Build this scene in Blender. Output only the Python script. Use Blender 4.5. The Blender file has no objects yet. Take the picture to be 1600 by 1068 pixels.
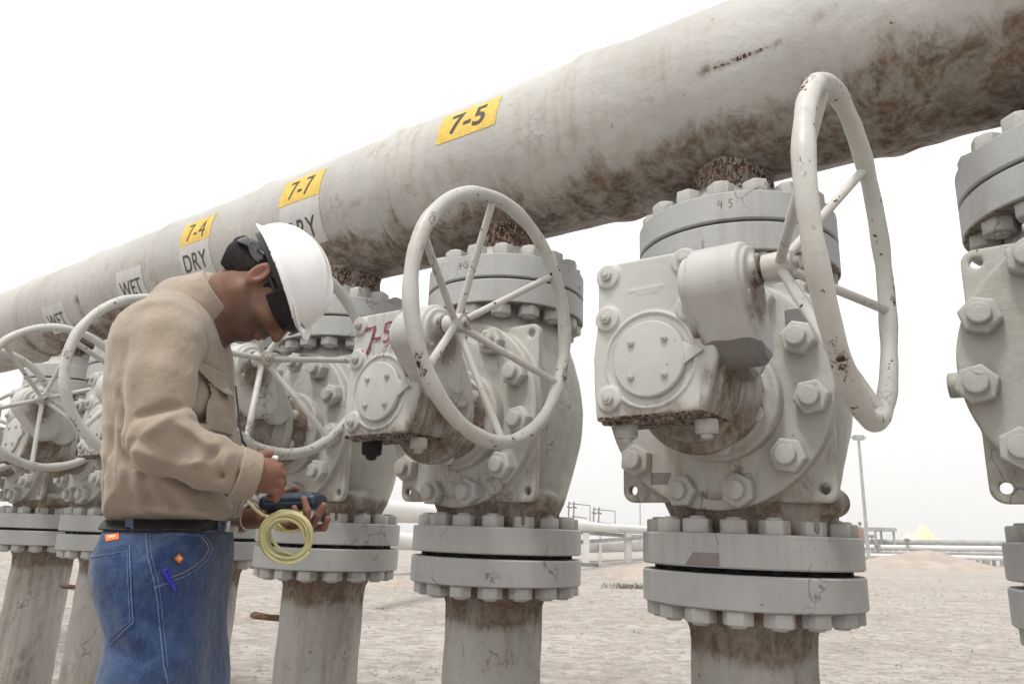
import bpy, bmesh, math, random
import numpy as np
import openvdb as vdb
from mathutils import Vector, Matrix
from mathutils.bvhtree import BVHTree

C = bpy.context.scene.collection
R = math.radians
scene = bpy.context.scene
random.seed(4)

# ------------------------------------------------------------------ camera
F, PITCH, ROLL = 1146.9, R(14.5935), R(1.9787)
EYE = Vector((0, 0, 1.0))
fw = Vector((0, math.cos(PITCH), math.sin(PITCH)))
up0 = Vector((0, -math.sin(PITCH), math.cos(PITCH)))
rt0 = Vector((1, 0, 0))
rt = rt0 * math.cos(ROLL) + up0 * math.sin(ROLL)
up = -rt0 * math.sin(ROLL) + up0 * math.cos(ROLL)
cd = bpy.data.cameras.new("camera")
cd.sensor_width = 36
cd.lens = F / 1600 * 36
cd.clip_start = 0.05
cd.clip_end = 3000
cam = bpy.data.objects.new("camera", cd)
C.objects.link(cam)
m = Matrix((rt, up, -fw)).transposed().to_4x4()
m.translation = EYE
cam.matrix_world = m
scene.camera = cam

# ------------------------------------------------------------------ sky, sun, exposure
SUN_EL, SUN_AZ = R(66), R(215)
w = bpy.data.worlds.new("World")
scene.world = w
w.use_nodes = True
nt = w.node_tree
bg = nt.nodes['Background']
sky = nt.nodes.new('ShaderNodeTexSky')
sky.sky_type = 'NISHITA'
sky.sun_disc = False
sky.sun_elevation = SUN_EL
sky.sun_rotation = SUN_AZ
sky.dust_density = 6
sky.air_density = 1.0
hs = nt.nodes.new('ShaderNodeHueSaturation')
hs.inputs['Saturation'].default_value = 0.10
mx = nt.nodes.new('ShaderNodeMix')
mx.data_type = 'RGBA'
mx.inputs[0].default_value = 0.72
gco = nt.nodes.new('ShaderNodeTexCoord'); gse = nt.nodes.new('ShaderNodeSeparateXYZ')
nt.links.new(gco.outputs['Generated'], gse.inputs[0])
gmr = nt.nodes.new('ShaderNodeMapRange'); gmr.inputs[1].default_value = 0.0; gmr.inputs[2].default_value = 0.42
nt.links.new(gse.outputs['Z'], gmr.inputs[0])
gmx = nt.nodes.new('ShaderNodeMix'); gmx.data_type = 'RGBA'                   # overcast layer, brighter towards the zenith
gmx.inputs[6].default_value = (9.9, 9.9, 10.0, 1); gmx.inputs[7].default_value = (16.0, 15.9, 15.6, 1)
nt.links.new(gmr.outputs[0], gmx.inputs[0]); nt.links.new(gmx.outputs[2], mx.inputs[7])
nt.links.new(sky.outputs[0], hs.inputs['Color'])
nt.links.new(hs.outputs[0], mx.inputs[6])
nt.links.new(mx.outputs[2], bg.inputs['Color'])
bg.inputs['Strength'].default_value = 0.109
sd = bpy.data.lights.new("sun", 'SUN')
sd.energy = 2.2
sd.angle = R(10)
sd.color = (1.0, 0.965, 0.91)
sun = bpy.data.objects.new("sun", sd)
C.objects.link(sun)
dirv = Vector((math.sin(SUN_AZ) * math.cos(SUN_EL), math.cos(SUN_AZ) * math.cos(SUN_EL), math.sin(SUN_EL)))
sun.rotation_euler = dirv.to_track_quat('Z', 'Y').to_euler()
scene.view_settings.view_transform = 'Standard'
scene.view_settings.look = 'None'
scene.view_settings.gamma = 1
scene.view_settings.exposure = 0.0
scene.cycles.max_bounces = 6
scene.cycles.volume_bounces = 2

# ------------------------------------------------------------------ helpers
def pix(x, y):
    return rt * ((x - 800) / F) - up * ((y - 534) / F) + fw
def at(x, y, Y):
    r = pix(x, y)
    return EYE + r * (Y / r.y)

def link(name, me, mat=None, parent=None, smooth=True):
    o = bpy.data.objects.new(name, me)
    C.objects.link(o)
    if parent is not None:
        o.parent = parent
    if mat is not None:
        me.materials.clear(); me.materials.append(mat)
    if smooth:
        me.polygons.foreach_set('use_smooth', [True] * len(me.polygons))
        try:
            me.set_sharp_from_angle(angle=R(38))
        except Exception:
            pass
    me.update()
    return o
def tag(o, label=None, cat=None, group=None, kind=None):
    if label: o['label'] = label
    if cat: o['category'] = cat
    if group: o['group'] = group
    if kind: o['kind'] = kind
    return o
def empty(name, loc=(0, 0, 0), rz=0):
    o = bpy.data.objects.new(name, None)
    C.objects.link(o)
    o.location = loc
    o.rotation_euler = (0, 0, rz)
    o.empty_display_size = 0.1
    return o
def copy_tree(o, parent=None):
    c = o.copy(); C.objects.link(c); c.parent = parent
    for ch in list(o.children):
        copy_tree(ch, c)
    return c
def attr(me, name, arr):
    a = me.attributes.get(name) or me.attributes.new(name, 'FLOAT', 'POINT')
    a.data.foreach_set('value', np.asarray(arr, dtype=np.float32))
def coords(me):
    a = np.empty(len(me.vertices) * 3, dtype=np.float32)
    me.vertices.foreach_get('co', a)
    return a.reshape(-1, 3)
def pymesh(name, v, f):
    me = bpy.data.meshes.new(name)
    me.from_pydata([tuple(map(float, p)) for p in v], [], [tuple(map(int, q)) for q in f])
    me.update()
    return me

def frame_of(ax):
    ax = Vector(ax).normalized()
    h = Vector((0, 0, 1)) if abs(ax.z) < 0.9 else Vector((1, 0, 0))
    e1 = h.cross(ax).normalized()
    return ax, e1, ax.cross(e1)
class MB:
    def __init__(s): s.v = []; s.f = []
    def ring_stack(s, rings, closed=False, cap=True):
        b = len(s.v); n = len(rings[0])
        for r in rings: s.v += [tuple(p) for p in r]
        m_ = len(rings)
        for i in range(m_ if closed else m_ - 1):
            j = (i + 1) % m_
            for k in range(n):
                k2 = (k + 1) % n
                s.f.append((b + i * n + k, b + i * n + k2, b + j * n + k2, b + j * n + k))
        if cap and not closed:
            s.f.append(tuple(b + k for k in reversed(range(n))))
            s.f.append(tuple(b + (m_ - 1) * n + k for k in range(n)))
        return s
    def lathe(s, prof, org=(0, 0, 0), ax=(0, 0, 1), n=64):
        """prof: list of (radius, height along axis)"""
        ax, e1, e2 = frame_of(ax); org = Vector(org)
        rings = [[org + ax * h + (e1 * math.cos(t) + e2 * math.sin(t)) * max(r, 1e-5)
                  for t in (2 * math.pi * k / n for k in range(n))] for r, h in prof]
        return s.ring_stack(rings)
    def tube(s, pts, rad, n=12, closed=False):
        pts = [Vector(p) for p in pts]; m_ = len(pts)
        rings = []; e = None
        for i, p in enumerate(pts):
            if closed: t = pts[(i + 1) % m_] - pts[i - 1]
            else: t = pts[min(i + 1, m_ - 1)] - pts[max(i - 1, 0)]
            t.normalize()
            if e is None:
                _, e, _ = frame_of(t)
            e = (e - t * e.dot(t)).normalized()
            b = t.cross(e)
            r = rad[i] if hasattr(rad, '__len__') else rad
            rings.append([p + (e * math.cos(a) + b * math.sin(a)) * r for a in (2 * math.pi * k / n for k in range(n))])
        return s.ring_stack(rings, closed=closed)
    def prism(s, poly, org, ex, ey, h0, h1):
        ex = Vector(ex); ey = Vector(ey); ez = ex.cross(ey); org = Vector(org)
        rings = [[org + ex * a + ey * b + ez * h for a, b in poly] for h in (h0, h1)]
        return s.ring_stack(rings)
    def box(s, lo, hi):
        x0, y0, z0 = lo; x1, y1, z1 = hi
        return s.prism([(x0, y0), (x1, y0), (x1, y1), (x0, y1)], (0, 0, 0), (1, 0, 0), (0, 1, 0), z0, z1)
    def bar(s, a, b, wd, th=None):
        a = Vector(a); b = Vector(b); ax, e1, e2 = frame_of(b - a); th = th or wd
        rings = [[p + e1 * i * wd / 2 + e2 * j * th / 2 for i, j in ((-1, -1), (1, -1), (1, 1), (-1, 1))] for p in (a, b)]
        return s.ring_stack(rings)
    def build(s, name, mat, parent=None, bevel=0, smooth=True):
        me = pymesh(name, s.v, s.f)
        bm = bmesh.new(); bm.from_mesh(me)
        bmesh.ops.recalc_face_normals(bm, faces=bm.faces)
        if bevel:
            ed = [e for e in bm.edges if len(e.link_faces) == 2 and e.calc_face_angle(0) > 0.6]
            bmesh.ops.bevel(bm, geom=ed, offset=bevel, segments=2, affect='EDGES', profile=0.5)
        bm.to_mesh(me); bm.free()
        return link(name, me, mat, parent, smooth)

# ---- signed distance modelling
def capsule(P, a, b, r1, r2=None):
    r2 = r1 if r2 is None else r2
    a = np.array(a, np.float32); b = np.array(b, np.float32); ab = b - a
    h = np.clip(sum((P[i] - a[i]) * ab[i] for i in range(3)) / max(1e-9, float(ab @ ab)), 0, 1)
    return np.sqrt(sum((P[i] - a[i] - h * ab[i]) ** 2 for i in range(3))) - (r1 + (r2 - r1) * h)
def ellipsoid(P, c, r, rot=None):
    Q = [P[i] - c[i] for i in range(3)]
    if rot is not None:
        M = np.array(rot, np.float32)
        Q = [M[i, 0] * Q[0] + M[i, 1] * Q[1] + M[i, 2] * Q[2] for i in range(3)]
    k0 = np.sqrt(sum((Q[i] / r[i]) ** 2 for i in range(3)))
    k1 = np.sqrt(sum((Q[i] / r[i] ** 2) ** 2 for i in range(3))) + 1e-6
    return k0 * (k0 - 1) / k1
def rbox(P, c, h, r):
    q = [np.abs(P[i] - c[i]) - (h[i] - r) for i in range(3)]
    return np.sqrt(sum(np.maximum(v, 0) ** 2 for v in q)) + np.minimum(np.maximum(q[0], np.maximum(q[1], q[2])), 0) - r
def cylz(a, b, t, r, h0, h1, rd=0.0):
    d = np.sqrt(a * a + b * b) - r + rd
    e = np.abs(t - (h0 + h1) / 2) - (h1 - h0) / 2 + rd
    return np.sqrt(np.maximum(d, 0) ** 2 + np.maximum(e, 0) ** 2) + np.minimum(np.maximum(d, e), 0) - rd
def poly2(a, b, poly):
    d = np.full(a.shape, 1e9, np.float32); s = np.ones(a.shape, bool)
    n = len(poly)
    for i in range(n):
        x1, y1 = poly[i]; x0, y0 = poly[i - 1]
        ex, ey = x0 - x1, y0 - y1; wx, wy = a - x1, b - y1
        h = np.clip((wx * ex + wy * ey) / (ex * ex + ey * ey), 0, 1)
        d = np.minimum(d, (wx - ex * h) ** 2 + (wy - ey * h) ** 2)
        c1 = b >= y1; c2 = b < y0; c3 = ex * wy > ey * wx
        flip = (c1 & c2 & c3) | (~c1 & ~c2 & ~c3)
        s ^= flip
    return np.where(s, 1, -1) * np.sqrt(d)
def extr(d2, t, h0, h1, rd=0.0):
    d = d2 + rd; e = np.abs(t - (h0 + h1) / 2) - (h1 - h0) / 2 + rd
    return np.sqrt(np.maximum(d, 0) ** 2 + np.maximum(e, 0) ** 2) + np.minimum(np.maximum(d, e), 0) - rd
def smin(a, b, k):
    h = np.clip(0.5 + 0.5 * (b - a) / k, 0, 1)
    return b * (1 - h) + a * h - k * h * (1 - h)
def smax(a, b, k): return -smin(-a, -b, k)
def wob(P, f, seed, n=6):
    rs = np.random.RandomState(seed); o = 0
    for i in range(n):
        k = rs.normal(size=3) * f; o = o + np.sin(k[0] * P[0] + k[1] * P[1] + k[2] * P[2] + rs.uniform(0, 6.28))
    return o / n
def sdf_obj(name, fn, lo, hi, vox, mat, parent=None, sharp=False):
    ax = [np.arange(lo[i], hi[i] + vox, vox, dtype=np.float32) for i in range(3)]
    P = np.meshgrid(*ax, indexing='ij')
    d = np.ascontiguousarray(fn(P), dtype=np.float32) / vox
    g = vdb.FloatGrid(3.0); g.copyFromArray(np.clip(d, -3, 3))
    v, q = g.convertToQuads(0.0)
    v = v * vox + np.array(lo, np.float32)
    me = bpy.data.meshes.new(name)
    me.vertices.add(len(v)); me.vertices.foreach_set('co', v.astype(np.float32).ravel())
    me.loops.add(len(q) * 4); me.loops.foreach_set('vertex_index', q[:, ::-1].astype(np.int32).ravel())
    me.polygons.add(len(q)); me.polygons.foreach_set('loop_start', np.arange(0, len(q) * 4, 4, dtype=np.int32))
    me.update(calc_edges=True); me.validate()
    # outward normals
    p0 = me.polygons[len(q) // 2]; c = np.array(p0.center); nn = np.array(p0.normal)
    A = [np.full((1, 1, 1), c[i] + nn[i] * vox) for i in range(3)]; B = [np.full((1, 1, 1), c[i] - nn[i] * vox) for i in range(3)]
    if fn(A).item() < fn(B).item(): me.flip_normals()
    me.materials.append(mat)
    me.polygons.foreach_set('use_smooth', [True] * len(me.polygons))
    o = bpy.data.objects.new(name, me); C.objects.link(o)
    if parent is not None: o.parent = parent
    return o
def sst(a, b, x):
    t = np.clip((x - a) / (b - a), 0, 1); return t * t * (3 - 2 * t)

# ------------------------------------------------------------------ materials
def new_mat(name):
    m_ = bpy.data.materials.new(name); m_.use_nodes = True
    return m_, m_.node_tree, m_.node_tree.nodes['Principled BSDF']
class N:
    """small node graph helper"""
    def __init__(s, nt): s.nt = nt
    def node(s, t, **k):
        n = s.nt.nodes.new(t)
        for a, b in k.items(): setattr(n, a, b)
        return n
    def put(s, sock, v):
        if isinstance(v, bpy.types.NodeSocket): s.nt.links.new(v, sock)
        elif v is not None: sock.default_value = v
    def pos(s, sc=(1, 1, 1), obj=False):
        src = s.node('ShaderNodeTexCoord').outputs['Object'] if obj else s.node('ShaderNodeNewGeometry').outputs['Position']
        mp = s.node('ShaderNodeMapping'); s.nt.links.new(src, mp.inputs[0]); mp.inputs['Scale'].default_value = sc
        return mp.outputs[0]
    def noise(s, scale, detail=4, rough=0.55, vec=None, dist=0):
        n = s.node('ShaderNodeTexNoise'); n.inputs['Scale'].default_value = scale
        n.inputs['Detail'].default_value = detail; n.inputs['Roughness'].default_value = rough; n.inputs['Distortion'].default_value = dist
        s.nt.links.new(vec if vec is not None else s.pos(), n.inputs['Vector'])
        return n.outputs['Fac']
    def ramp(s, fac, a, b, lo=0.0, hi=1.0):
        n = s.node('ShaderNodeMapRange', interpolation_type='SMOOTHSTEP')
        s.put(n.inputs[0], fac)
        for i, v in zip((1, 2, 3, 4), (a, b, lo, hi)): n.inputs[i].default_value = v
        return n.outputs[0]
    def math(s, op, a, b=None, clamp=False):
        n = s.node('ShaderNodeMath', operation=op, use_clamp=clamp)
        s.put(n.inputs[0], a); s.put(n.inputs[1], b)
        return n.outputs[0]
    def mix(s, f, a, b):
        n = s.node('ShaderNodeMix', data_type='RGBA')
        s.put(n.inputs[0], f); s.put(n.inputs[6], a if isinstance(a, bpy.types.NodeSocket) else (*a[:3], 1))
        s.put(n.inputs[7], b if isinstance(b, bpy.types.NodeSocket) else (*b[:3], 1))
        return n.outputs[2]
    def attr(s, name):
        n = s.node('ShaderNodeAttribute', attribute_name=name); return n.outputs['Fac']
    def bump(s, h, strength, dist, prev=None):
        n = s.node('ShaderNodeBump'); n.inputs['Strength'].default_value = strength; n.inputs['Distance'].default_value = dist
        s.nt.links.new(h, n.inputs['Height'])
        if prev is not None: s.nt.links.new(prev, n.inputs['Normal'])
        return n.outputs[0]

def paint(name, base, grime=0.35, chips=0.0, rough=0.55, brown=(0.088, 0.052, 0.028), bumpy=1.0, crack=.62):
    m_, nt_, bs = new_mat(name); g = N(nt_)
    b = np.array(base)
    col = g.mix(g.ramp(g.noise(3.0, 5), .3, .7), tuple(b * 0.90), tuple(np.minimum(b * 1.07, .95)))
    # dusty film in vertical streaks
    st = g.noise(1.0, 5, 0.6, g.pos((26, 26, 2.2)))
    film = g.math('MULTIPLY', g.ramp(st, .42, .72), g.ramp(g.noise(2.2, 3), .35, .65))
    col = g.mix(g.math('MULTIPLY', film, grime), col, tuple(b * np.array((.72, .62, .50))))
    # dark drips
    dr = g.noise(1.0, 4, 0.7, g.pos((70, 70, 4)))
    col = g.mix(g.math('MULTIPLY', g.ramp(dr, .66, .78), g.math('MULTIPLY', g.ramp(g.noise(5, 2), .5, .65), 0.5)), col, (0.12, 0.105, 0.09))
    # hairline cracks in the coat
    ck = g.node('ShaderNodeTexVoronoi', feature='DISTANCE_TO_EDGE'); ck.inputs['Scale'].default_value = 7; ck.inputs['Randomness'].default_value = 1
    dsp = g.node('ShaderNodeTexNoise'); dsp.inputs['Scale'].default_value = 9; dsp.inputs['Detail'].default_value = 5; nt_.links.new(g.pos(), dsp.inputs['Vector'])
    vm = g.node('ShaderNodeVectorMath', operation='MULTIPLY_ADD'); nt_.links.new(dsp.outputs['Color'], vm.inputs[0]); vm.inputs[1].default_value = (.28, .28, .28); nt_.links.new(g.pos((1.6, 1.6, .9)), vm.inputs[2])
    nt_.links.new(vm.outputs[0], ck.inputs['Vector'])
    ckm = g.math('MULTIPLY', g.ramp(ck.outputs['Distance'], .012, .030, 1, 0), g.ramp(g.noise(4.5, 3, .6), .55, .66, 0, crack))
    col = g.mix(ckm, col, (0.075, 0.066, 0.058))
    # brown grime and painted underside shade, by attribute
    d = g.attr('dirt_shade')
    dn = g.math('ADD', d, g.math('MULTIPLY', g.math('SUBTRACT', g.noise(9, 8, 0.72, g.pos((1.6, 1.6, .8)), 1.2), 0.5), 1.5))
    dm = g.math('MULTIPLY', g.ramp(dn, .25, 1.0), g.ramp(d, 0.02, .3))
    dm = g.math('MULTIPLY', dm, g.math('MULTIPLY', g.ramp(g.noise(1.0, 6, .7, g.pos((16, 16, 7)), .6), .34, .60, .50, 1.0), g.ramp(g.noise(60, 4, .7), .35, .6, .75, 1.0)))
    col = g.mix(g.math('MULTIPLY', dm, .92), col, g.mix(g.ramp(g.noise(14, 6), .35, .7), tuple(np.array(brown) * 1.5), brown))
    # rust / scaling by attribute, and small chips everywhere
    r_ = g.attr('rust')
    n1 = g.noise(38, 6, 0.7, g.pos((1.7, 1.7, .8)), 1.5)
    rn = g.math('ADD', n1, g.math('MULTIPLY', g.math('SUBTRACT', r_, 1.0), 0.55))
    rm = g.math('MULTIPLY', g.ramp(rn, .43, .52), g.ramp(r_, .05, .3))
    ch = g.math('MULTIPLY', g.ramp(g.noise(55, 4, .6), .715 - .07 * chips, .735 - .07 * chips), g.ramp(g.noise(6, 2), .42, .55))
    rm2 = g.math('MAXIMUM', rm, ch)
    rc = g.mix(g.ramp(g.noise(60, 4, .6), .42, .60), (0.030, 0.020, 0.015), (0.115, 0.062, 0.042))
    rc = g.mix(g.math('MULTIPLY', g.ramp(g.noise(1.0, 4, .65, g.pos((95, 95, 45)), 1.2), .54, .59), g.ramp(r_, .85, 1.0)), rc, (0.36, 0.27, 0.21))
    col = g.mix(rm2, col, rc)
    # bare grey undercoat patches by attribute
    pt = g.attr('patch')
    col = g.mix(g.ramp(g.math('ADD', pt, g.math('MULTIPLY', g.math('SUBTRACT', g.noise(20, 3), .5), .25)), .45, .55), col, (0.165, 0.155, 0.148))
    nt_.links.new(col, bs.inputs['Base Color'])
    nt_.links.new(g.math('ADD', g.math('MULTIPLY', rm2, .25), g.ramp(g.noise(6, 4), .3, .7, rough - .08, rough + .1), True), bs.inputs['Roughness'])
    nt_.links.new(g.math('MULTIPLY', g.math('SUBTRACT', 1.0, g.math('MAXIMUM', dm, rm2), True), .38), bs.inputs['Specular IOR Level'])
    nb = g.bump(g.noise(22, 5), .35 * bumpy, .012)
    nb = g.bump(g.noise(140, 3), .25 * bumpy, .003, nb)
    nb = g.bump(g.math('SUBTRACT', 1.0, rm2), .5, .004, nb)
    nt_.links.new(nb, bs.inputs['Normal'])
    return m_
def plain(name, base, rough=.6, var=.12, scale=20, metal=0, bump=0.15, spec=.4, coat=0):
    m_, nt_, bs = new_mat(name); g = N(nt_); b = np.array(base)
    nt_.links.new(g.mix(g.ramp(g.noise(scale, 4), .3, .7), tuple(b * (1 - var)), tuple(b * (1 + var))), bs.inputs['Base Color'])
    bs.inputs['Roughness'].default_value = rough; bs.inputs['Metallic'].default_value = metal
    bs.inputs['Specular IOR Level'].default_value = spec; bs.inputs['Coat Weight'].default_value = coat
    if bump: nt_.links.new(g.bump(g.noise(scale * 4, 4), bump, .005), bs.inputs['Normal'])
    return m_
M = {
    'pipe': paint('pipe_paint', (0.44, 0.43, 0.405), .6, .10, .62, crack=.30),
    'valve': paint('valve_paint', (0.42, 0.415, 0.385), .70, .10, .55),
    'flange': paint('flange_paint', (0.385, 0.388, 0.382), .40, .12, .55, bumpy=.6),
    'gear': paint('gear_paint', (0.455, 0.455, 0.435), .45, .08, .5, bumpy=.5),
    'wheel': paint('wheel_paint', (0.50, 0.495, 0.465), .5, 1.0, .45, bumpy=.6),
    'nut': paint('nut_paint', (0.43, 0.43, 0.41), .6, .35, .6),
    'riser': paint('riser_paint', (0.34, 0.33, 0.31), .9, .35, .65),
    'rust': plain('rusty_steel', (0.13, 0.075, 0.05), .85, .5, 60, bump=.5),
    'black': plain('black_gap', (0.012, 0.012, 0.012), .9, .1),
    'farpipe': plain('far_white_paint', (0.62, 0.62, 0.60), .6, .06, 2),
    'farsteel': plain('far_steel', (0.30, 0.31, 0.30), .7, .2, 3),
    'fardark': plain('far_dark_steel', (0.16, 0.16, 0.16), .7, .2, 3),
    'yellow': plain('yellow_sign_paint', (0.66, 0.46, 0.09), .6, .10, 30),
    'plate': plain('faded_white_sign_paint', (0.52, 0.515, 0.50), .6, .06, 12),
    'ink': plain('black_sign_paint', (0.055, 0.048, 0.042), .6, .3, 60),
    'redink': plain('red_marker_paint', (0.20, 0.018, 0.045), .6, .3, 60),
    'dullorange': plain('dull_orange_paint', (0.30, 0.12, 0.06), .6, .1, 40),
    'orange': plain('orange_paint', (0.65, 0.16, 0.03), .6, .1, 40),
}
# ------------------------------------------------------------------ the line of valves: local x runs along the header, local y away from the viewer
TH = R(36.853)
SP = 0.8499
V1 = Vector((0.653, 2.0331, 0))
DV = Vector((math.cos(TH), -math.sin(TH), 0))
NV = Vector((-math.sin(TH), -math.cos(TH), 0))
def vpos(k): return V1 - DV * SP * (k - 1)
ZT = 1.0174     # top of the lower flange pair
T = 0.0800
ZG = 1.808      # gap of the upper flange pair
ZP, RP = 2.3341, 0.2811
WHEEL_U, WHEEL_V, WHEEL_Z, WHEEL_R = 0.433, 0.597, 1.536, 0.3195

# ------------------------------------------------------------------ ground
def ground():
    xs = np.concatenate([-np.geomspace(900, 14, 26), np.linspace(-13, 13, 131), np.geomspace(14, 900, 26)])
    ys = np.concatenate([[-60, -30, -12, -5, -2], np.linspace(-1, 22, 150), np.geomspace(22.4, 1500, 46)])
    X, Y = np.meshgrid(xs, ys, indexing='ij')
    P = [X, Y, 0 * X]
    Z = .035 * wob(P, 1.0, 3) + .018 * wob(P, 4.0, 5) + .008 * wob(P, 13, 8)
    far = sst(12, 60, Y)
    Z = Z * (1 - far) + far * .05 * wob(P, .12, 9)
    v = np.stack([X, Y, Z], -1).reshape(-1, 3)
    n, k = X.shape
    i, j = np.meshgrid(range(n - 1), range(k - 1), indexing='ij')
    a = (i * k + j).ravel()
    f = np.stack([a, a + k, a + k + 1, a + 1], 1)
    me = pymesh('ground', v, f)
    m_, nt_, bs = new_mat('sandy_gravel'); g = N(nt_)
    # flat sheets of wind-blown sand alternating with gravel, tyre-flattened streaks
    big = g.noise(1.0, 5, .6, g.pos((.22, .75, 1)), .6)
    col = g.mix(g.ramp(big, .35, .62), (0.45, 0.415, 0.385), (0.36, 0.33, 0.305))
    mid = g.noise(1.0, 6, .65, g.pos((1.7, 3.0, 1)), .8)
    col = g.mix(g.ramp(mid, .42, .60, 0, .65), col, (0.55, 0.515, 0.475))
    gr = g.node('ShaderNodeTexVoronoi'); gr.inputs['Scale'].default_value = 42; nt_.links.new(g.pos(), gr.inputs['Vector'])
    pebv = g.ramp(gr.outputs['Distance'], .15, .45)
    peb = g.math('MULTIPLY', g.math('SUBTRACT', 1.0, pebv), g.ramp(g.noise(2.2, 4), .44, .6, .15, .8))
    wn = g.node('ShaderNodeTexWhiteNoise'); nt_.links.new(gr.outputs['Position'], wn.inputs['Vector'])
    col = g.mix(g.ramp(g.noise(1.0, 7, .75, g.pos((7, 9, 1)), .5), .47, .58, 0, .8), col, (0.255, 0.232, 0.212))
    col = g.mix(peb, col, g.mix(wn.outputs['Value'], (0.20, 0.17, 0.15), (0.66, 0.62, 0.57)))
    fine = g.noise(260, 3, .7)
    col = g.mix(g.ramp(fine, .35, .7, 0, .5), col, (0.27, 0.22, 0.18))
    nt_.links.new(col, bs.inputs['Base Color']); bs.inputs['Roughness'].default_value = .95
    bs.inputs['Specular IOR Level'].default_value = .1
    nb = g.bump(mid, .5, .06); nb = g.bump(g.math('ADD', peb, g.math('MULTIPLY', fine, .4)), .8, .02, nb)
    nt_.links.new(nb, bs.inputs['Normal'])
    o = link('ground', me, m_)
    o['kind'] = 'structure'
    M['sand'] = m_
ground()
m_, nt_, bs = new_mat('mound_sand'); g = N(nt_)
col = g.mix(g.ramp(g.noise(1.2, 6, .65), .35, .65), (0.34, 0.285, 0.24), (0.44, 0.375, 0.325))
col = g.mix(g.ramp(g.noise(14, 5, .7), .55, .7, 0, .6), col, (0.24, 0.19, 0.15))
nt_.links.new(col, bs.inputs['Base Color']); bs.inputs['Roughness'].default_value = .95
nt_.links.new(g.bump(g.noise(4, 6, .7), .8, .15), bs.inputs['Normal'])
M['mound'] = m_
def mound(cx, cy, rx, ry, h, seed):
    n = 70
    a = np.linspace(-1.3, 1.3, n); X, Y = np.meshgrid(a, a, indexing='ij')
    P = [X * rx + cx, Y * ry + cy, 0 * X]
    r = np.sqrt((X + .10 * wob(P, 3 / rx, seed)) ** 2 + (Y + .1 * wob(P, 3 / rx, seed + 3)) ** 2)
    Z = h * np.clip(1 - r ** 1.25, 0, 1) ** 1.05 * (1 + .18 * wob(P, 4 / rx, seed + 1)) + .05 * h * wob(P, 14 / rx, seed + 2) - .08 - 0.3 * sst(.95, 1.3, r)
    v = np.stack([P[0], P[1], Z], -1).reshape(-1, 3)
    i, j = np.meshgrid(range(n - 1), range(n - 1), indexing='ij'); b = (i * n + j).ravel()
    o = link('sand_mound', pymesh('sand_mound', v, np.stack([b, b + n, b + n + 1, b + 1], 1)), M['mound'])
    o['kind'] = 'structure'
mound(21.3, 38.5, 4.4, 3.5, .98, 3)
mound(13.5, 42, 3.0, 3, .35, 13)
mound(3.7, 19.6, 1.5, 1.5, .50, 7)
mound(5.6, 23.5, 1.9, 1.8, .55, 9)
mound(-3.1, 16.0, 0.8, .7, .22, 19)
mound(-2.2, 15.0, 0.9, .7, .20, 29)
# loose stones, uncountable
rs = np.random.RandomState(5)
mb = MB()
for i in range(5200):
    y = 3 + 22 * rs.rand() ** 1.6; x = (rs.rand() - .5) * (y * 1.5 + 3) + y * .05
    s_ = rs.uniform(.004, .015) * (1 + .06 * y); a = rs.rand() * 6.28
    b = len(mb.v)
    for dx, dy, dz in ((1, 0, 0), (0, 1, 0), (-1, 0, 0), (0, -1, 0), (0, 0, .8)):
        q = rs.uniform(.7, 1.3)
        mb.v.append((x + s_ * q * (dx * math.cos(a) - dy * math.sin(a)), y + s_ * q * (dx * math.sin(a) + dy * math.cos(a)), .012 + s_ * dz * q))
    for k in range(4): mb.f.append((b + k, b + (k + 1) % 4, b + 4))
o = mb.build('scattered_stones', plain('stone', (0.33, 0.28, 0.24), .9, .4, 3), smooth=False)
tag(o, kind='stuff', label='small stones scattered over the sandy ground', cat='stones')
# dry scrub tuft on the ground between the second and the near riser
def scrub(cx, cy, w_, h, n, label):
    mb = MB(); r_ = random.Random(int(cx * 100))
    for i in range(n):
        x = cx + r_.gauss(0, w_ * .4); y = cy + r_.gauss(0, w_ * .25); hh = h * r_.uniform(.4, 1)
        a = r_.uniform(0, 6.28); l = hh * r_.uniform(.3, 1.2)
        p = Vector((x, y, -.03)); q = Vector((x + l * math.cos(a), y + l * math.sin(a), hh))
        mid_ = (p + q) / 2 + Vector((0, 0, hh * .25))
        mb.tube([p, mid_, q], [.006, .004, .001], 3)
        for k in range(3):
            t = r_.uniform(.4, 1); c = p.lerp(q, t); e = Vector((r_.gauss(0, 1), r_.gauss(0, 1), r_.uniform(0, 1))) * hh * .25
            mb.tube([c, c + e], [.004, .001], 3)
    o = mb.build('dry_scrub', plain('scrub', (0.13, 0.125, 0.075), .9, .4, 30), smooth=False)
    tag(o, label, 'scrub')
scrub(2.55, 15.6, .55, .12, 130, 'low dry grey green scrub on the sand beyond the second riser')

# ------------------------------------------------------------------ header pipe
M0 = Matrix.Rotation(-TH, 4, 'Z')
header = empty('header_pipe', V1, -TH)
tag(header, 'large weathered cream overhead header pipe with brown stained underside and painted signs', 'pipe')
BANDS = [(-1.27, .03), (-.40, .05), (.44, .045), (-2.12, .03), (-2.97, .03), (-3.82, .03), (-4.67, .03), (1.29, .04)]
def pipe_rad(s, a):
    r = np.full_like(s, RP)
    P = [s, RP * np.cos(a), RP * np.sin(a)]
    for c, w_ in BANDS:
        r += .0125 * np.exp(-((s - c) / w_) ** 2) * (1 + .4 * wob(P, 9, 4)) + .005 * np.exp(-((s - c - .09) / (w_ * .8)) ** 2)
    r += .0035 * wob(P, 7, 1) + .0016 * wob(P, 24, 2)
    return r
ss = np.concatenate([np.linspace(-14, -5.2, 90), np.arange(-5.18, 2.4, .0125)])
aa = np.linspace(0, 2 * np.pi, 221)[:-1]
S_, A_ = np.meshgrid(ss, aa, indexing='ij')
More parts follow.
